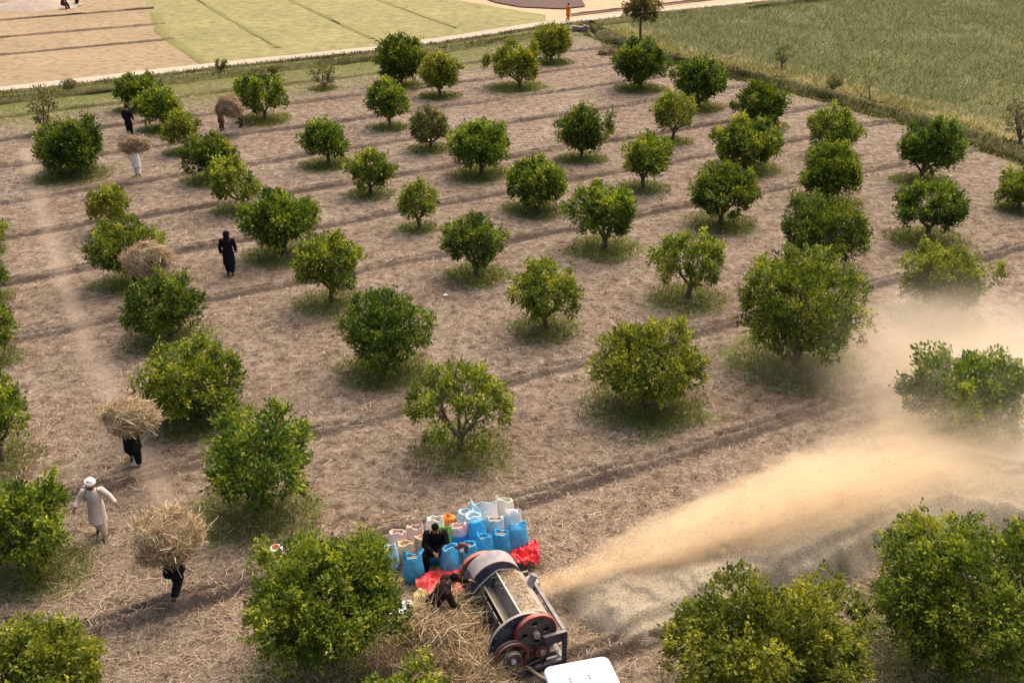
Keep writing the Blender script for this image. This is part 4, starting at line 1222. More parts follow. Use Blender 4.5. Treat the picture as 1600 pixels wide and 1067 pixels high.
# ------------------------------------------------------------------ grain sacks
def sack(px, py, mat, label, h=.74, w=.40, d=.32, style='open', seed=0, tilt=0.0, cat='sack'):
    g = np.random.default_rng(seed + 40)
    c = gp(px, py, h)
    nseg = 20
    rows = [(0.0, .78), (.03, .93), (.15, 1.05), (.35, 1.10), (.55, 1.07), (.72, .99), (.86, .90), (1.0, .84)]
    ph = g.random() * 6.28; pinch = g.uniform(.35, .9); lean_y = g.normal() * .04
    def shape(t, s, q, zoff=0):
        e = 2.6
        cx, cy = math.cos(q), math.sin(q)
        r = (abs(cx) ** e + abs(cy) ** e) ** (-1 / e)
        k = 1 + .05 * math.sin(3 * q + ph + t * 4) + .03 * math.sin(7 * q + 5 * t + ph)
        pin = max(0.0, min(1.0, (t - .62) / .38)) * pinch
        k2 = 1 + .05 * math.sin(11 * t + ph) * math.cos(q * 2 + ph)
        return (w / 2 * s * r * cx * k * k2 * (1 + .10 * pin), d / 2 * s * r * cy * k * (1 - .5 * pin) + lean_y * t * t, t * h + zoff)
    ear = g.choice([0.0, math.pi]); 
    def rim(q):
        r_ = .03 * math.sin(2 * q + ph) + .03 * math.sin(5 * q + ph * 2)
        r_ += .07 * max(0, math.cos(2 * q)) ** 3
        if style == 'flap': r_ += .13 * max(0, math.cos(q - ear + .3 * math.sin(ph))) ** 4
        return r_
    m = MB(); V = []; Fs = []
    for t, s in rows:
        for k in range(nseg):
            q = 2 * math.pi * k / nseg
            V.append(shape(t, s, q, rim(q) if t == 1.0 else 0))
    nr = len(rows)
    if style in ('open', 'flap'):
        for t, s in ((.985, .58), (.90, .50)):
            for k in range(nseg):
                q = 2 * math.pi * k / nseg
                x_, y_, z_ = shape(t, s, q, rim(q) * .75 if t > .95 else 0)
                V.append((x_ * 1.05, y_, z_))
        nr += 2
    elif style == 'tied':
        for t, s in ((1.06, .45), (1.10, .18), (1.2, .34)):
            for k in range(nseg):
                q = 2 * math.pi * k / nseg
                V.append(shape(t, s * (1 + .25 * math.sin(4 * q + ph)), q, .05 * math.sin(3 * q) if t > 1.15 else 0))
        nr += 3
    else:   # folded shut: mouth pressed to a ragged seam
        for t, s in ((1.05, .72),):
            for k in range(nseg):
                q = 2 * math.pi * k / nseg
                x, y, z = shape(t, s, q, rim(q))
                V.append((x * 1.25, y * .22, z + .03))
        nr += 1
    Fs = [(j * nseg + k, j * nseg + (k + 1) % nseg, (j + 1) * nseg + (k + 1) % nseg, (j + 1) * nseg + k) for j in range(nr - 1) for k in range(nseg)]
    Fs.append(tuple(range(nseg - 1, -1, -1)))
    if style not in ('open', 'flap'): Fs.append(tuple((nr - 1) * nseg + k for k in range(nseg)))
    m.add(V, Fs)
    o = m.build('grain_sack', M[mat], None, True)
    o.location = (c[0], c[1], float(orchard_h(np.array(c[0]), np.array(c[1]))) - .01)
    o.rotation_euler = (tilt * .6, tilt, g.normal() * .25 + .25)
    sb = o.modifiers.new('subdivision', 'SUBSURF'); sb.levels = 1; sb.render_levels = 1
    tag(o, label, cat, 'grain sacks beside the thresher')
    if style in ('open', 'flap'):
        mg = MB(); V = [(0, 0, h * .93)]
        for k in range(nseg):
            q = 2 * math.pi * k / nseg; x, y, z = shape(.90, .53, q); V.append((x * 1.05, y, h * .895))
        mg.add(V, [(0, 1 + k, 1 + (k + 1) % nseg) for k in range(nseg)])
        mg.build('grain', M['grain'], o, True)
    return o

SACKS = [
 (621, 830, 'sack_pink', 'pinkish white sack at the end of the back row by the tree', .60, 'open'),
 (648, 824, 'sack_pink', 'pinkish white open sack second from the tree in the back row', .64, 'flap'),
 (679, 811, 'sack_white', 'white sack with a ragged mouth next to the orange one', .58, 'flap'),
 (702, 805, 'sack_orange', 'bright orange tied sack', .52, 'tied'),
 (660, 838, 'sack_tan', 'tan yellow sack just behind the seated man', .58, 'open'),
 (634, 849, 'sack_tan', 'tan open sack between the pink sacks and the front blue one', .52, 'open'),
 (606, 856, 'sack_pale', 'white and pale blue sack half hidden by the tree leaves', .55, 'flap'),
 (693, 824, 'sack_green', 'lime green sack behind the seated man', .58, 'flap'),
 (716, 820, 'sack_pinkblue', 'sack with pink mouth and blue lower body', .62, 'open'),
 (645, 868, 'sack_blue', 'blue sack with bright open mouth beside the seated man\'s knee', .64, 'flap'),
 (703, 854, 'sack_blue', 'plain blue sack beside the seated man\'s shoulder', .72, 'open'),
 (730, 850, 'sack_blue', 'blue sack directly behind the lever with the rag', .66, 'open'),
 (728, 797, 'sack_pale', 'pale blue sack at the end of the rearmost row', .70, 'open'),
 (748, 790, 'sack_pale', 'pale blue sack with a tall raised flap in the rearmost row', .72, 'flap'),
 (764, 790, 'sack_white', 'white sack squeezed between the pale flap and the cream sack', .74, 'folded'),
 (788, 780, 'sack_cream', 'big cream sack with rolled mouth in the rearmost row', .78, 'flap'),
 (740, 807, 'sack_pale', 'pale blue sack in the middle row behind a bright blue one', .70, 'open'),
 (746, 820, 'sack_blue', 'bright blue sack with puffed mouth in the middle row', .66, 'folded'),
 (773, 806, 'sack_white', 'white open sack showing brown grain in the middle row', .70, 'open'),
 (757, 841, 'sack_blue', 'blue sack with crumpled pointed mouth in the front row', .64, 'flap'),
 (783, 832, 'sack_blue', 'blue open sack second from the row end, grain showing', .72, 'open'),
 (808, 822, 'sack_blue', 'large blue sack folded shut at the free end of the front row', .78, 'folded'),
 (800, 800, 'sack_white', 'greyish white sack with rolled top behind the large blue one', .74, 'folded'),
]
for i, (px, py, mt, lb, h, st) in enumerate(SACKS):
    sack(px, py, mt, lb, h * 1.10, .46 if i != 21 else .52, .36, st, i)
# the sack the man sits on lies on its side
SEAT = (float(gp(681, 898)[0]), float(gp(681, 898)[1]) + .46)
c = (SEAT[0] - .06, SEAT[1] + .03)
m = MB(); m.sphere((0, 0, .22), (.44, .23, .225), 24, 12, lambda d: (abs(d[0]) ** 3 + abs(d[1]) ** 3 + abs(d[2]) ** 3) ** (-1 / 3.2) * .95)
o = m.build('grain_sack', M['sack_blue'], None, True); o.location = (c[0], c[1], .02); o.rotation_euler = (0, 0, .2)
tag(o, 'plump blue sack lying under the seated man', 'sack', 'grain sacks beside the thresher')

# ------------------------------------------------------------------ cloths, cooler and odds
def crumple(name, px_pts, z, mat, label, cat, amp=.10, freq=3.2, seed=0, res=46, ridge=True):
    P = np.array([gp(*p) for p in px_pts]); lo, hi = P.min(0), P.max(0)
    X, Y = np.meshgrid(np.linspace(lo[0], hi[0], res), np.linspace(lo[1], hi[1], res))
    ins = np.zeros(X.shape, bool)
    for (ax_, ay_), (bx, by) in zip(P, np.roll(P, -1, 0)):
        cond = (ay_ > Y) != (by > Y)
        with np.errstate(divide='ignore', invalid='ignore'):
            xi = (bx - ax_) * (Y - ay_) / (by - ay_) + ax_
        ins ^= cond & (X < xi)
    q = fbm(X * freq, Y * freq, 3, 60 + seed)
    Z = z + amp * (1 - np.minimum(np.abs(q) * 5, 1.0)) + amp * .8 * fbm(X * freq * .6, Y * freq * .6, 2, 70 + seed) + amp * .5
    Z += orchard_h(X, Y)
    ii = np.arange(X.size).reshape(X.shape)
    Fq = np.stack([ii[:-1, :-1], ii[:-1, 1:], ii[1:, 1:], ii[1:, :-1]], -1).reshape(-1, 4)
    keep = ins.ravel()[Fq].sum(1) >= 3
    o = mesh_np(name, np.stack([X, Y, Z], -1).reshape(-1, 3), Fq[keep], M[mat], None, True)
    so = o.modifiers.new('thickness', 'SOLIDIFY'); so.thickness = .006
    return tag(o, label, cat)
crumple('red_tarpaulin', [(806, 868), (835, 862), (846, 872), (842, 888), (822, 900), (800, 896), (795, 880)], .02, 'red_tarp', 'crumpled red cloth beside the fan housing near the chaff stream', 'cloth', .24, 4.5, 1)
crumple('red_tarpaulin', [(648, 922), (668, 906), (700, 898), (728, 888), (738, 900), (730, 930), (724, 950), (700, 940), (660, 938)], .02, 'red_tarp', 'red cloth spread on the ground under the bending worker', 'cloth', .15, 3.6, 2)
crumple('plastic_sheet', [(590, 950), (640, 938), (668, 942), (650, 962), (600, 968)], .02, 'white_sheet', 'pale blue white plastic sheet between the big tree and straw pile', 'sheet', .06, 2.4, 3)
crumple('empty_sack', [(646, 932), (670, 925), (676, 945), (660, 956), (648, 950)], .06, 'yellow_sheet', 'yellowish empty sack next to the red cloth', 'sack', .08, 3.0, 4)
crumple('cloth_bundle', [(604, 990), (622, 980), (640, 988), (634, 1002), (612, 1004)], .04, 'teal_sheet', 'dark teal grey cloth at the straw pile\'s edge', 'cloth', .14, 3.0, 5)
crumple('cardboard_strip', [(596, 996), (606, 992), (640, 1012), (634, 1018), (606, 1002)], .10, 'card', 'narrow yellow cardboard strip beside the teal cloth', 'strip', .05, 2.0, 6)

p = gp(434, 878)
ck = tag(empty('water_cooler', (p[0], p[1], .05)), 'red water cooler with white lid and handle standing behind the tree', 'cooler')
def lathe(mb, prof, n=24):
    V = [(r * math.cos(2 * math.pi * k / n), r * math.sin(2 * math.pi * k / n), z) for r, z in prof for k in range(n)]
    mb.add(V, [(j * n + k, j * n + (k + 1) % n, (j + 1) * n + (k + 1) % n, (j + 1) * n + k) for j in range(len(prof) - 1) for k in range(n)] + [tuple(range(n - 1, -1, -1)), tuple((len(prof) - 1) * n + k for k in range(n))])
    return mb
lathe(MB(), [(.115, 0), (.125, .02), (.14, .30), (.135, .31)]).build('body', M['cooler_red'], ck, True)
lathe(MB(), [(.145, .31), (.15, .33), (.15, .37), (.13, .385), (.09, .39)]).build('lid', M['white_plastic'], ck, True)
lathe(MB(), [(.08, .392), (.085, .41), (.06, .425)]).build('cap', M['cooler_red'], ck, True)
m = MB(); m.tube([(-.15, -.0, .33), (-.14, -.10, .20), (0, -.17, .12), (.14, -.10, .20), (.15, 0, .33)], .009, 6, sub=4); m.build('handle', M['white_plastic'], ck, True)
p = gp(668, 942, .25)
pan = lathe(MB(), [(.16, 0), (.20, .015), (.235, .09), (.25, .095), (.24, .10), (.20, .03), (.10, .02)], 28).build('metal_pan', M['pan'], None, True)
pan.location = (p[0], p[1], .22); pan.rotation_euler = (R(62), 0, R(35))
tag(pan, 'round dull metal pan propped behind the bending worker', 'pan')
g = np.random.default_rng(3)
for (px, py, lb) in ((308, 519, 'white plastic scrap beside the dark spreading tree\'s trunk'), (52, 216, 'white scrap on the grass near the dark dome tree'), (411, 266, 'white scrap on bare soil below the airy citrus tree'), (697, 463, 'white scrap on bare soil beside the tree with red tinged straw')):
    p = gp(px, py); m = MB()
    V = [(.09 * math.cos(q) * g.uniform(.6, 1.2), .08 * math.sin(q) * g.uniform(.6, 1.2), .02 + .06 * g.random()) for q in np.linspace(0, 5.6, 8)]
    m.add([(0, 0, .09)] + V, [(0, 1 + k, 1 + (k + 1) % 8) for k in range(8)])
    o = m.build('plastic_scrap', M['white_plastic']); o.location = (p[0], p[1], .02)
    so = o.modifiers.new('thickness', 'SOLIDIFY'); so.thickness = .006
    tag(o, lb if 'tinged' not in lb else 'white scrap on bare soil amid the orchard rows', 'litter')
# dry brush and a stone culvert by the road
p = gp(950, 86)
o = straw_lump('brush_heap', (p[0], p[1], .0), (.75, .5, .42), 500, (1, 0, .3), seed=14, flat=True, Lr=(.3, .8), w=(.02, .03), tone_mu=.08)
tag(o, 'heap of dead brown brushwood near the orchard corner', 'brushwood')
p = gp(905, 50)
cu = tag(empty('stone_culvert', (p[0], p[1], -.1), .25), 'low stone culvert with dark mouth beside the road', 'culvert')
for k in range(7):
    m = MB(); m.box((-.75 + .25 * k, .02 * (k % 2), .36 + .03 * ((k * 3) % 4)), (.24, .5, .28 + .05 * (k % 3))); m.build('stone', M['stone'], cu, False, .04)
for sx in (-1, 1):
    m = MB(); m.box((sx * .55, 0, .12), (.5, .45, .28)); m.build('stone', M['stone'], cu, False, .04)
m = MB(); m.box((0, -.12, .12), (.62, .1, .24)); m.build('mouth', M['hole_shade'], cu)  # solid block, the opening's shade painted as its colour
# far grey grain heap in the stubble
p = gp(48, 12)
X, Y = np.meshgrid(np.linspace(-1, 1, 40), np.linspace(-1, 1, 30))
rr2 = np.hypot(X, Y) + .25 * fbm(X * 2, Y * 2, 3, 81)
Z = 1.0 * np.clip(1 - rr2, 0, 1) ** .8
ii = np.arange(X.size).reshape(X.shape); Fq = np.stack([ii[:-1, :-1], ii[:-1, 1:], ii[1:, 1:], ii[1:, :-1]], -1).reshape(-1, 4)
o = mesh_np('chaff_mound', np.stack([X * 4.2, Y * 3.4, Z], -1).reshape(-1, 3), Fq[(Z.ravel()[Fq] > 0).any(1)], m_plain('grey_chaff', (.31, .25, .20), .95, .2, 2, bmp=.6), None, True)
o.location = (p[0], p[1] + 1.5, -.12)
tag(o, 'distant grey chaff heap in the harvested stubble', 'chaff heap')

# ------------------------------------------------------------------ people
def skin_body(J, name='person'):
    """One continuous body from connected joints with a radius each (Skin + Subdivision, then baked)."""
    V = []; E = []; Rr = []
    def add(p, r, parent=None):
        V.append(tuple(p)); Rr.append(r); i = len(V) - 1
        if parent is not None: E.append((parent, i))
        return i
    v = lambda k: np.array(J[k], float)
    pel = add(v('pel'), (.135, .105))
    waist = add(v('pel') * .5 + v('chest') * .5, (.125, .095), pel)
    ch = add(v('chest'), (.155, .11), waist)
    nb = add(v('neck') * .8 + v('chest') * .2, (.075, .07), ch)
    nk = add(v('neck'), (.055, .058), nb)
    hd = v('head'); up = hd - v('neck'); up = up / np.linalg.norm(up)
    fw = np.array(J.get('face', (0, 1, 0)), float); fw = fw - up * (fw @ up); fw /= np.linalg.norm(fw)
    h0 = add(hd - up * .055 + fw * .012, (.068, .075), nk)
    h1 = add(hd + fw * .008, (.080, .095), h0)
    h2 = add(hd + up * .065, (.074, .088), h1)
    add(hd + up * .115, (.035, .045), h2)
    add(hd + fw * .112 - up * .012, (.013, .012), h1)       # nose
    for s in 'LR':
        sgn = -1 if s == 'L' else 1
        sh = add(v('s' + s), (.065, .065), ch)
        e0 = add((v('s' + s) + v('e' + s)) / 2, (.050, .050), sh)
        el = add(v('e' + s), (.042, .042), e0)
        f0 = add(v('e' + s) * .6 + v('h' + s) * .4, (.040, .040), el)
        wr = add(v('h' + s), (.027, .024), f0)
        d = v('h' + s) - v('e' + s); d /= np.linalg.norm(d)
        side = np.cross(d, np.array([0, 0, 1.])) if abs(d[2]) < .9 else np.array([0, 1., 0])
        side /= np.linalg.norm(side)
        nrm = np.cross(side, d)
        pm = add(v('h' + s) + d * .05, (.035, .017), wr)
        for k, (o_, ln) in enumerate(((-.030, .070), (-.010, .082), (.010, .078), (.029, .060))):
            b = add(v('h' + s) + d * .09 + side * o_, (.010, .010), pm)
            m_ = add(v('h' + s) + d * (.09 + ln * .5) + side * o_ * 1.15 - nrm * .012, (.009, .009), b)
            add(v('h' + s) + d * (.09 + ln * .9) + side * o_ * 1.15 - nrm * .034, (.007, .007), m_)
        t0 = add(v('h' + s) + d * .045 - side * .042, (.011, .011), pm)
        add(v('h' + s) + d * .085 - side * .058, (.008, .008), t0)
        hp = add(v('hip' + s), (.095, .095), pel)
        t1 = add((v('hip' + s) + v('k' + s)) / 2, (.078, .078), hp)
        kn = add(v('k' + s), (.056, .056), t1)
        cf = add(v('k' + s) * .65 + v('a' + s) * .35, (.058, .060), kn)
        an = add(v('a' + s), (.037, .040), cf)
        tv = v('t' + s) - v('a' + s)
        hl = add(v('a' + s) + np.array([0, 0, -.05]) - tv * .15, (.035, .035), an)
        bl = add(v('a' + s) + tv * .65 + np.array([0, 0, -.012]), (.042, .026), an)
        add(v('t' + s), (.032, .018), bl)
    me = bpy.data.meshes.new(name); me.from_pydata(V, E, [])
    o = bpy.data.objects.new(name, me); col.objects.link(o)
    sm = o.modifiers.new('skin', 'SKIN'); sm.use_smooth_shade = True
    for i, r in enumerate(Rr):
        me.skin_vertices[0].data[i].radius = r
    me.skin_vertices[0].data[0].use_root = True
    ss = o.modifiers.new('sub', 'SUBSURF'); ss.levels = 1; ss.render_levels = 1
    dg = bpy.context.evaluated_depsgraph_get()
    dg.update()
    nm = bpy.data.meshes.new_from_object(o.evaluated_get(dg))
    o.modifiers.clear(); o.data = nm; nm.name = name
    nm.materials.clear(); nm.materials.append(M['skin'])
    bpy.data.meshes.remove(me)
    return o, hd, up, fw

def loft(mb, rings, n=16):
    """rings: (centre, axis direction, side radius, front radius, side vector)"""
    V = []
    for c, ax_, rx, ry, sd_ in rings:
        c = np.array(c, float); ax_ = np.array(ax_, float); ax_ /= np.linalg.norm(ax_)
        s_ = np.array(sd_, float); s_ = s_ - ax_ * (s_ @ ax_); s_ /= np.linalg.norm(s_); f_ = np.cross(ax_, s_)
        for k in range(n):
            q = 2 * math.pi * k / n
            wv = 1 + .05 * math.sin(5 * q + c[2] * 9)
            V.append(c + s_ * rx * wv * math.cos(q) + f_ * ry * wv * math.sin(q))
    mb.add(V, [(j * n + k, j * n + (k + 1) % n, (j + 1) * n + (k + 1) % n, (j + 1) * n + k) for j in range(len(rings) - 1) for k in range(n)])
    return mb

POSES = {}
def walk(st=1.0, arms='swing'):
    J = dict(pel=(0, 0, .93), chest=(0, .03, 1.27), neck=(0, .035, 1.46), head=(0, .06, 1.575),
             hipL=(-.09, 0, .90), hipR=(.09, 0, .90),
             kL=(-.10, .19 * st, .50), aL=(-.10, .24 * st, .095), tL=(-.11, .24 * st + .17, .03),
             kR=(.10, .03 * st, .49), aR=(.10, -.30 * st, .10 + .08 * st), tR=(.105, -.30 * st + .14, .035),
             sL=(-.19, .02, 1.39), sR=(.19, .02, 1.39))
    if arms == 'swing':
        J.update(eL=(-.26, -.06, 1.13), hL=(-.26, .02, .90), eR=(.26, .05, 1.13), hR=(.25, .17, .92))
    elif arms == 'carry':
        J.update(eL=(-.38, .06, 1.52), hL=(-.30, .10, 1.76), eR=(.38, .06, 1.52), hR=(.30, .10, 1.76))
    elif arms == 'onehand':
        J.update(eL=(-.28, -.02, 1.13), hL=(-.28, .04, .90), eR=(.38, .06, 1.52), hR=(.28, .10, 1.76))
    elif arms == 'spread':
        J.update(eL=(-.38, .03, 1.18), hL=(-.50, .12, 1.02), eR=(.36, .05, 1.17), hR=(.42, .22, 1.05))
    return J
def stand(arms='swing'):
    J = walk(0.0, arms)
    J.update(kL=(-.11, .02, .50), aL=(-.12, 0, .095), tL=(-.14, .17, .03), kR=(.11, .02, .50), aR=(.12, 0, .095), tR=(.14, .17, .03))
    return J
SIT = dict(pel=(0, 0, .56), chest=(0, .14, .90), neck=(0, .20, 1.08), head=(0, .25, 1.19), face=(0, 1, -.45),
           hipL=(-.10, .03, .56), hipR=(.10, .03, .56), kL=(-.24, .42, .52), aL=(-.22, .50, .10), tL=(-.26, .67, .03),
           kR=(.24, .42, .52), aR=(.24, .46, .10), tR=(.30, .62, .03),
           sL=(-.19, .14, 1.01), sR=(.19, .14, 1.01), eL=(-.27, .30, .76), hL=(-.07, .46, .66), eR=(.27, .30, .76), hR=(.05, .48, .68))
BEND = dict(pel=(0, 0, .90), chest=(0, .20, 1.19), neck=(0, .33, 1.33), head=(0, .41, 1.40), face=(0, .7, -.7),
            hipL=(-.10, -.02, .87), hipR=(.10, -.02, .87), kL=(-.13, .08, .48), aL=(-.14, -.02, .095), tL=(-.16, .15, .03),
            kR=(.13, .0, .48), aR=(.14, -.16, .095), tR=(.16, .01, .03),
            sL=(-.19, .25, 1.29), sR=(.19, .25, 1.25), eL=(-.24, .52, 1.20), hL=(-.20, .78, 1.14), eR=(.25, .34, .97), hR=(.16, .50, .76))

def person(label, xy, face_to, J, top, pants, headwear='hair', hw_mat='hair', scale=1.0, z=None, hem=.50, skirt=True, group='farm workers', scarf=None, shoes=True):
    o, hd, up, fw = skin_body(J)
    tag(o, label, 'person', group)
    gz = float(orchard_h(np.array(xy[0]), np.array(xy[1]))) if z is None else z
    o.location = (xy[0], xy[1], gz)
    o.rotation_euler = (0, 0, face_to - math.pi / 2)
    o.scale = (scale,) * 3
    v = lambda k: np.array(J[k], float)
    m = MB(); sdv = v('sR') - v('sL')
    spine = v('chest') - v('pel'); spine /= np.linalg.norm(spine)
    rings = []
    if skirt == 'sit':
        rings = []
        lap = (v('kL') + v('kR')) / 2
        rings.append((v('pel') * .25 + lap * .75 + [0, 0, -.02], lap - v('pel'), .26, .12, sdv))
        rings.append((v('pel') * .6 + lap * .4, lap - v('pel'), .25, .14, sdv))
        rings = [(c, -np.array(a), rx, ry, s) for c, a, rx, ry, s in rings]
        rings.append((v('pel') + [0, .03, .06], (0, -.5, 1), .215, .165, sdv))
    elif skirt:
        mid = (v('kL') + v('kR')) / 2
        lowc = np.array([mid[0], (v('pel')[1] + mid[1]) / 2, hem])
        sw = .19 + .5 * abs(v('kL')[1] - v('kR')[1])
        rings.append((lowc, (0, 0, 1), .225, sw, sdv))
        rings.append((lowc * .5 + v('pel') * .5, (0, 0, 1), .215, .165 + .2 * abs(v('kL')[1] - v('kR')[1]), sdv))
        rings.append((v('pel') + [0, 0, .02], (0, 0, 1) if spine[2] > .8 else spine, .195, .155, sdv))
    else:
        rings.append((v('pel') - spine * .1, spine, .185, .15, sdv))
        rings.append((v('pel') + spine * .03, spine, .185, .15, sdv))
    rings.append((v('pel') * .5 + v('chest') * .5, spine, .180, .135, sdv))
    rings.append((v('chest'), spine, .205, .15, sdv))
    rings.append((v('chest') * .45 + v('neck') * .55, v('neck') - v('chest'), .175, .115, sdv))
    rings.append((v('chest') * .12 + v('neck') * .88, v('neck') - v('chest'), .085, .08, sdv))
    loft(m, rings)
    for s in 'LR':
        a, e, h = v('s' + s), v('e' + s), v('h' + s)
        m.tube([a * .9 + v('chest') * .1, a, (a + e) / 2, e, e * .45 + h * .55, e * .05 + h * .95], [.085, .092, .080, .068, .066, .058], 10, True)
    m.build('tunic', M[top], o, True)
    m = MB()
    for s in 'LR':
        hp, k, a = v('hip' + s), v('k' + s), v('a' + s)
        m.tube([hp + [0, 0, .08], hp, (hp + k) / 2, k, k * .5 + a * .5, a * .93 + k * .07], [.10, .125, .118, .105, .095, .075], 10, True)
    m.build('trousers', M[pants], o, True)
    if shoes:
        for s in 'LR':
            a, t = v('a' + s), v('t' + s); d = t - a
            m = MB(); m.tube([a + [0, 0, -.045] - d * .22, a + d * .25 + [0, 0, -.035], a + d * .7 + [0, 0, -.012], t + d * .06], [.040, .050, .048, .028], 8, ell=(1, .75))
            m.build('shoe', M['shoe'], o, True)
    # head covering
    sv = np.cross(fw, up)
    B = np.array([sv, fw, up]).T
    if headwear in ('hair', 'turban', 'cap'):
        m = MB()
        def hairf(d):
            return 1.0
        Vh = []
        mm = MB(); mm.sphere((0, 0, 0), (1, 1, 1), 16, 10)
        for p_ in mm.v:
            p_ = np.array(p_)
            if p_[1] > .35 and p_[2] < .30: p_ = p_ * np.array([.86, .55, 1.0])
            if p_[2] < -.5: p_ = p_ * .75
            Vh.append(hd + B @ (p_ * np.array([.092, .108, .108]) + np.array([0, -.012, .035])))
        m.add(Vh, mm.f); m.build('hair', M['hair'], o, True)
    if headwear == 'turban':
        m = MB()
        for k, (zz, rr_, tt) in enumerate(((.045, .092, .040), (.085, .095, .046), (.120, .070, .045))):
            n = 16
            pts = [hd + B @ np.array([math.cos(2 * math.pi * i / n) * rr_, math.sin(2 * math.pi * i / n) * rr_ * 1.1 - .01, zz + .018 * math.sin(2 * math.pi * i / n + k * 1.8)]) for i in range(n + 1)]
            m.tube(pts, tt, 8, False)
        m.sphere(hd + up * .14, (.075, .08, .05), 12, 8)
        m.build('turban', M[hw_mat], o, True)
    if headwear == 'cap':
        m = MB(); c0 = hd + up * .09
        m.tube([c0, c0 + up * .035, c0 + up * .085], [.108, .112, .085], 16)
        pts = [hd + B @ np.array([math.cos(2 * math.pi * i / 16) * .115, math.sin(2 * math.pi * i / 16) * .122, .095]) for i in range(17)]
        m.tube(pts, .026, 8, False); m.build('cap', M[hw_mat], o, True)
    if headwear == 'hood':
        m = MB()
        Vh = []; mm = MB(); mm.sphere((0, 0, 0), (1, 1, 1), 16, 12)
        for p_ in mm.v:
            p_ = np.array(p_)
            if p_[1] > .5 and -.4 < p_[2] < .35: p_ = p_ * np.array([.9, .80, 1])
            Vh.append(hd + B @ (p_ * np.array([.118, .130, .150]) + np.array([0, -.01, .0])))
        m.add(Vh, mm.f)
        m.tube([hd + B @ np.array([0, -.03, -.09]), v('neck') + [0, -.01, -.03], v('chest') * .45 + v('neck') * .55], [.105, .12, .16], 14)
        m.build('head_scarf', M[hw_mat], o, True)
        pts = [hd + B @ np.array([math.cos(2 * math.pi * i / 16) * .112, math.sin(2 * math.pi * i / 16) * .12, .075 + .02 * math.cos(2 * math.pi * i / 16)]) for i in range(17)]
        m = MB(); m.tube(pts, .020, 8, False); m.build('turban', M[hw_mat], o, True)
    if scarf:
        m = MB(); sh = v('sR')
        m.tube([hd + B @ np.array([.06, -.07, .0]), v('neck') + [.07, -.06, .0], sh + [-.03, -.06, .05], sh + [.04, -.05, -.12], sh + [.05, -.04, -.34]], [.06, .08, .085, .08, .05], 10, ell=(1, .55), sub=3)
        m.build('shoulder_scarf', M[scarf], o, True)
    # eyes, brows and mouth
    for s_ in (-1, 1):
        m = MB(); m.sphere(hd + B @ np.array([s_ * .031, .088, .006]), (.011, .009, .008), 8, 6); m.build('eye', M['hair'], o, True)
    m = MB(); m.tube([hd + B @ np.array([-.022, .086, -.052]), hd + B @ np.array([0, .092, -.053]), hd + B @ np.array([.022, .086, -.052])], .005, 6); m.build('mouth', M['brown_cloth'], o, True)
    return o

def bundle(px, py, z, r, label, n=2200, align=(1, 0, 0), seed=0, yaw=0.0, tone=.5):
    c = gp(px, py, z)
    o = straw_lump('straw_bundle', (c[0], c[1], z), r, n, align, seed=seed + 30, Lr=(.2, .5), w=(.009, .017), tone_mu=tone)
    o.rotation_euler = (0, 0, yaw)
    return tag(o, label, 'straw bundle', 'straw bundles carried from the field')

def toward_cam(x, y): return math.atan2(-y, -x)
# figure in black walking alone
p = gp(361, 431)
person('person in black turban and long black clothes walking alone between the trees', p, R(95), walk(.45), 'black_cloth', 'navy_cloth', 'hood', 'black_cloth', 1.06, hem=.45)
# carrier in black with a wide flat bundle, coming forward
p = gp(213, 726)
person('person in black walking forward under a wide flat straw bundle', p, R(-75), walk(.8, 'onehand'), 'black_cloth', 'black_cloth', 'turban', 'black_cloth', 1.04)
bundle(p[0] * 0 + 199, 650, 1.92, (.62, .44, .36), 'wide flat straw bundle on the head of the forward walking carrier', 3400, (1, .2, .25), 1, R(12), .58)
# person in pale clothes
p = gp(160, 838)
person('person in pale pinkish white clothes and white turban walking empty handed', p, R(-80), walk(.6, 'spread'), 'pinkwhite_cloth', 'pinkwhite_cloth', 'turban', 'white_cloth', .97, scarf='white_cloth')
# carrier in black with the big round bundle, walking away
p = gp(278, 936)
person('person in black walking away below a big round straw bundle', p, R(80), walk(1.0, 'carry'), 'black_cloth', 'black_cloth', 'turban', 'black_cloth', 1.04, hem=.62)
bundle(258, 838, 1.75, (.62, .52, .52), 'big shaggy round straw bundle on the back of the carrier walking away', 4200, (.3, .3, .9), 2, R(10), .60)
# carrier half hidden between two trees
p = gp(224, 478)
person('person mostly hidden behind a tree below a straw bundle', p, R(-80), walk(.6, 'carry'), 'brown_cloth', 'brown_cloth', 'turban', 'black_cloth', 1.03)
bundle(229, 404, 2.0, (.72, .55, .52), 'round straw bundle rising between the two overlapping trees', 3000, (1, .1, .3), 3, 0, .56)
# carrier in white
p = gp(216, 276)
person('person in white clothes walking under a straw bundle near the dark dome tree', p, R(100), walk(.6, 'onehand'), 'white_cloth', 'white_cloth', 'turban', 'white_cloth', 1.0)
bundle(209, 226, 2.0, (.64, .45, .36), 'oval brownish straw bundle on the head of the carrier in white', 2000, (1, .1, .2), 4, 0, .38)
# man in the cap
p = gp(204, 213)
person('person in black clothes and flat cap standing on the orchard edge', p, R(70), stand(), 'black_cloth', 'black_cloth', 'cap', 'brown_cloth', 1.0, hem=.55)
# two people sharing a bundle
p = gp(347, 205)
person('person in rusty brown clothes lifting one end of a shared straw bundle', p, R(10), walk(.25, 'carry'), 'rust_cloth', 'rust_cloth', 'turban', 'brown_cloth', .98)
p = gp(378, 200)
person('person in dark brown clothes lifting the other end of the shared bundle', p, R(185), stand('carry'), 'darkbrown_cloth', 'darkbrown_cloth', 'turban', 'black_cloth', 1.0)
bundle(357, 167, 1.62, (.68, .5, .54), 'large straw bundle held up between two people', 2200, (.8, .1, -.35), 5, R(-6), .36)
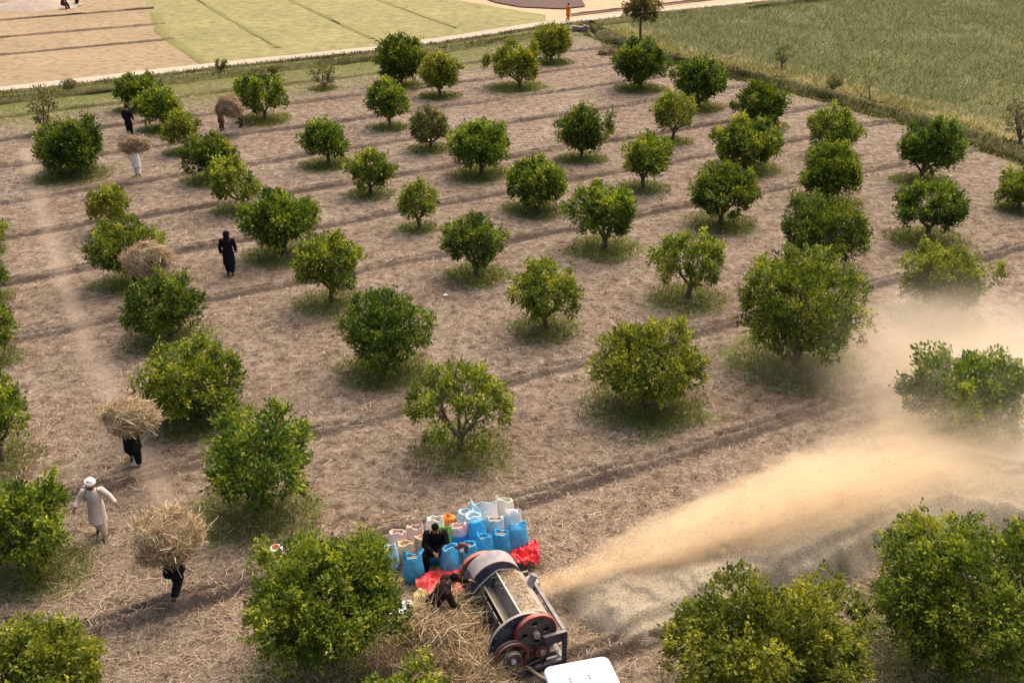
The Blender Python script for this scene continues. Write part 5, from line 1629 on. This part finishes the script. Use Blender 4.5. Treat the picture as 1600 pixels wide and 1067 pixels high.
# seated man and bending worker
person('person in black sitting on a blue sack with hands clasped', SEAT, R(-88), SIT, 'black_cloth', 'black_cloth', 'hair', scale=1.0, z=-.02, skirt='sit')
p = gp(679, 960, .80)
person('person in dark brown bending over the straw pile to feed the machine', p, R(15), BEND, 'darkbrown_cloth', 'darkbrown_cloth', 'hair', scale=1.02, z=.22, skirt=False)
# walker on the road
p = gp(887, 33)
person('person in bright orange clothes walking along the dirt road', p, R(25), walk(.7), 'orange_cloth', 'orange_cloth', 'hair', scale=.92, z=.0)
# two tiny figures in the far stubble
p = gp(98, 13)
person('tiny figure in brown squatting by the distant chaff heap', p, R(0), SIT, 'brown_cloth', 'brown_cloth', 'hair', scale=1.1, z=-.25, skirt='sit')
p = gp(121, 7)
person('tiny figure in dark red bending in the distant stubble', p, R(10), BEND, 'rust_cloth', 'brown_cloth', 'turban', 'brown_cloth', 1.1, z=-.1, skirt=True)

# ------------------------------------------------------------------ blown chaff and dust
def volume_mat(name, color, build):
    m = bpy.data.materials.new(name); m.use_nodes = True; nt = m.node_tree
    nt.nodes.remove(nt.nodes['Principled BSDF'])
    v = nt.nodes.new('ShaderNodeVolumePrincipled'); v.inputs['Color'].default_value = (*color, 1); v.inputs['Anisotropy'].default_value = .25
    nt.links.new(build(nt), v.inputs['Density'])
    nt.links.new(v.outputs[0], nt.nodes['Material Output'].inputs['Volume'])
    return m

def mth(nt, op, a, b=None, c=None, clamp=False):
    n = nt.nodes.new('ShaderNodeMath'); n.operation = op; n.use_clamp = clamp
    for i, x in enumerate((a, b, c)):
        if x is None: continue
        if hasattr(x, 'links'): nt.links.new(x, n.inputs[i])
        else: n.inputs[i].default_value = x
    return n.outputs[0]

JET0 = t2w(.95, .85); JA = R(21.5); JL = 15.0
def jet_density(nt):
    sx = nt.nodes.new('ShaderNodeSeparateXYZ'); tc_ = coords(nt); nt.links.new(tc_, sx.inputs[0])
    x, y, z = sx.outputs
    mp = nt.nodes.new('ShaderNodeMapping'); mp.inputs['Scale'].default_value = (.35, 1.0, 1.0); nt.links.new(tc_, mp.inputs['Vector'])
    n1 = noise_node(nt, 1.1, 4, .6, mp.outputs[0]).outputs['Fac']
    # centre line rises a little, radius widens downstream
    zc = mth(nt, 'ADD', .42, mth(nt, 'MULTIPLY', x, mth(nt, 'SUBTRACT', .150, mth(nt, 'MULTIPLY', x, .0085))))
    r = mth(nt, 'ADD', .17, mth(nt, 'MULTIPLY', x, .135))
    dz = mth(nt, 'DIVIDE', mth(nt, 'SUBTRACT', z, zc), r)
    dy = mth(nt, 'DIVIDE', y, mth(nt, 'MULTIPLY', r, 1.25))
    d2 = mth(nt, 'ADD', mth(nt, 'MULTIPLY', dz, dz), mth(nt, 'MULTIPLY', dy, dy))
    d = mth(nt, 'SQRT', d2)
    n2 = noise_node(nt, 2.6, 6, .7, mp.outputs[0]).outputs['Fac']
    dn = mth(nt, 'ADD', mth(nt, 'ADD', d, mth(nt, 'MULTIPLY', mth(nt, 'SUBTRACT', n1, .5), 1.2)), mth(nt, 'MULTIPLY', mth(nt, 'SUBTRACT', n2, .5), 1.6))
    core = mth(nt, 'SUBTRACT', 1.0, dn, clamp=True)
    core = mth(nt, 'POWER', core, 1.4)
    # thins with distance as it spreads
    thin = mth(nt, 'DIVIDE', 1.0, mth(nt, 'ADD', .16, mth(nt, 'MULTIPLY', x, .22)))
    end = mth(nt, 'SUBTRACT', 1.0, mth(nt, 'DIVIDE', x, JL * .9), clamp=True)
    st = mth(nt, 'MULTIPLY', mth(nt, 'GREATER_THAN', x, .0), mth(nt, 'MULTIPLY', end, thin))
    return mth(nt, 'MULTIPLY', mth(nt, 'MULTIPLY', core, st), 13.0)
m = MB(); m.add([(x, y, z) for z in (-.1, 4.2) for y in (-2.9, 2.9) for x in (-.1, JL)], [(0, 2, 3, 1), (4, 5, 7, 6), (0, 1, 5, 4), (2, 6, 7, 3), (0, 4, 6, 2), (1, 3, 7, 5)])
jet = m.build('dust_plume', volume_mat('flying_dust', (.965, .815, .60), jet_density))
jet.location = (JET0[0], JET0[1], .10); jet.rotation_euler = (0, 0, JA)
tag(jet, 'sandy stream of chaff and dust blown out of the thresher', 'dust', kind='stuff')

DC = gp(1570, 600, 1.0)
def cloud_density(nt):
    tc_ = coords(nt)
    ln = nt.nodes.new('ShaderNodeVectorMath'); ln.operation = 'LENGTH'
    mp = nt.nodes.new('ShaderNodeMapping'); mp.inputs['Scale'].default_value = (1 / 6.8, 1 / 7.6, 1 / 2.8); nt.links.new(tc_, mp.inputs['Vector'])
    nt.links.new(mp.outputs[0], ln.inputs[0])
    n1 = noise_node(nt, .42, 4, .6, tc_).outputs['Fac']
    d = mth(nt, 'ADD', ln.outputs['Value'], mth(nt, 'MULTIPLY', mth(nt, 'SUBTRACT', n1, .5), 1.0))
    c = mth(nt, 'SUBTRACT', 1.0, d, clamp=True)
    return mth(nt, 'MULTIPLY', mth(nt, 'POWER', c, 1.3), .58)
m = MB(); m.add([(x, y, z) for z in (-.65, 4.2) for y in (-10, 10) for x in (-9, 9)], [(0, 2, 3, 1), (4, 5, 7, 6), (0, 1, 5, 4), (2, 6, 7, 3), (0, 4, 6, 2), (1, 3, 7, 5)])
cl = m.build('dust_cloud', volume_mat('drifting_dust', (.965, .85, .69), cloud_density))
cl.location = (DC[0], DC[1], .55)
tag(cl, 'hazy dust cloud drifting around the trees downwind of the thresher', 'dust', kind='stuff')

# bits of chaff flying in the stream
n = 9000
g = np.random.default_rng(77)
xx = .1 + 9.5 * g.random(n) ** 1.3; rad = .16 + .12 * xx
yy = g.normal(size=n) * rad * .55; zz = .52 + xx * (.15 - .0085 * xx) + g.normal(size=n) * rad * .42
ok = zz > .15; xx, yy, zz = xx[ok], yy[ok], zz[ok]; n = len(xx)
P = np.stack([JET0[0] + xx * math.cos(JA) - yy * math.sin(JA), JET0[1] + xx * math.sin(JA) + yy * math.cos(JA), zz], -1)
D = g.normal(size=(n, 3)) * .5 + np.array([math.cos(JA), math.sin(JA), .1]); D /= np.linalg.norm(D, axis=1, keepdims=True)
V, Fq, k = ribbons(P, D, g.uniform(.02, .07, n), g.uniform(.006, .014, n), 1, .1, taper=False)
tag(mesh_np('flying_chaff', V, Fq, M['straw'], None, False, {'tone': np.repeat(np.clip(g.normal(.7, .2, n), 0, 1), k)}), 'bits of straw flying in the chaff stream', 'chaff', kind='stuff')
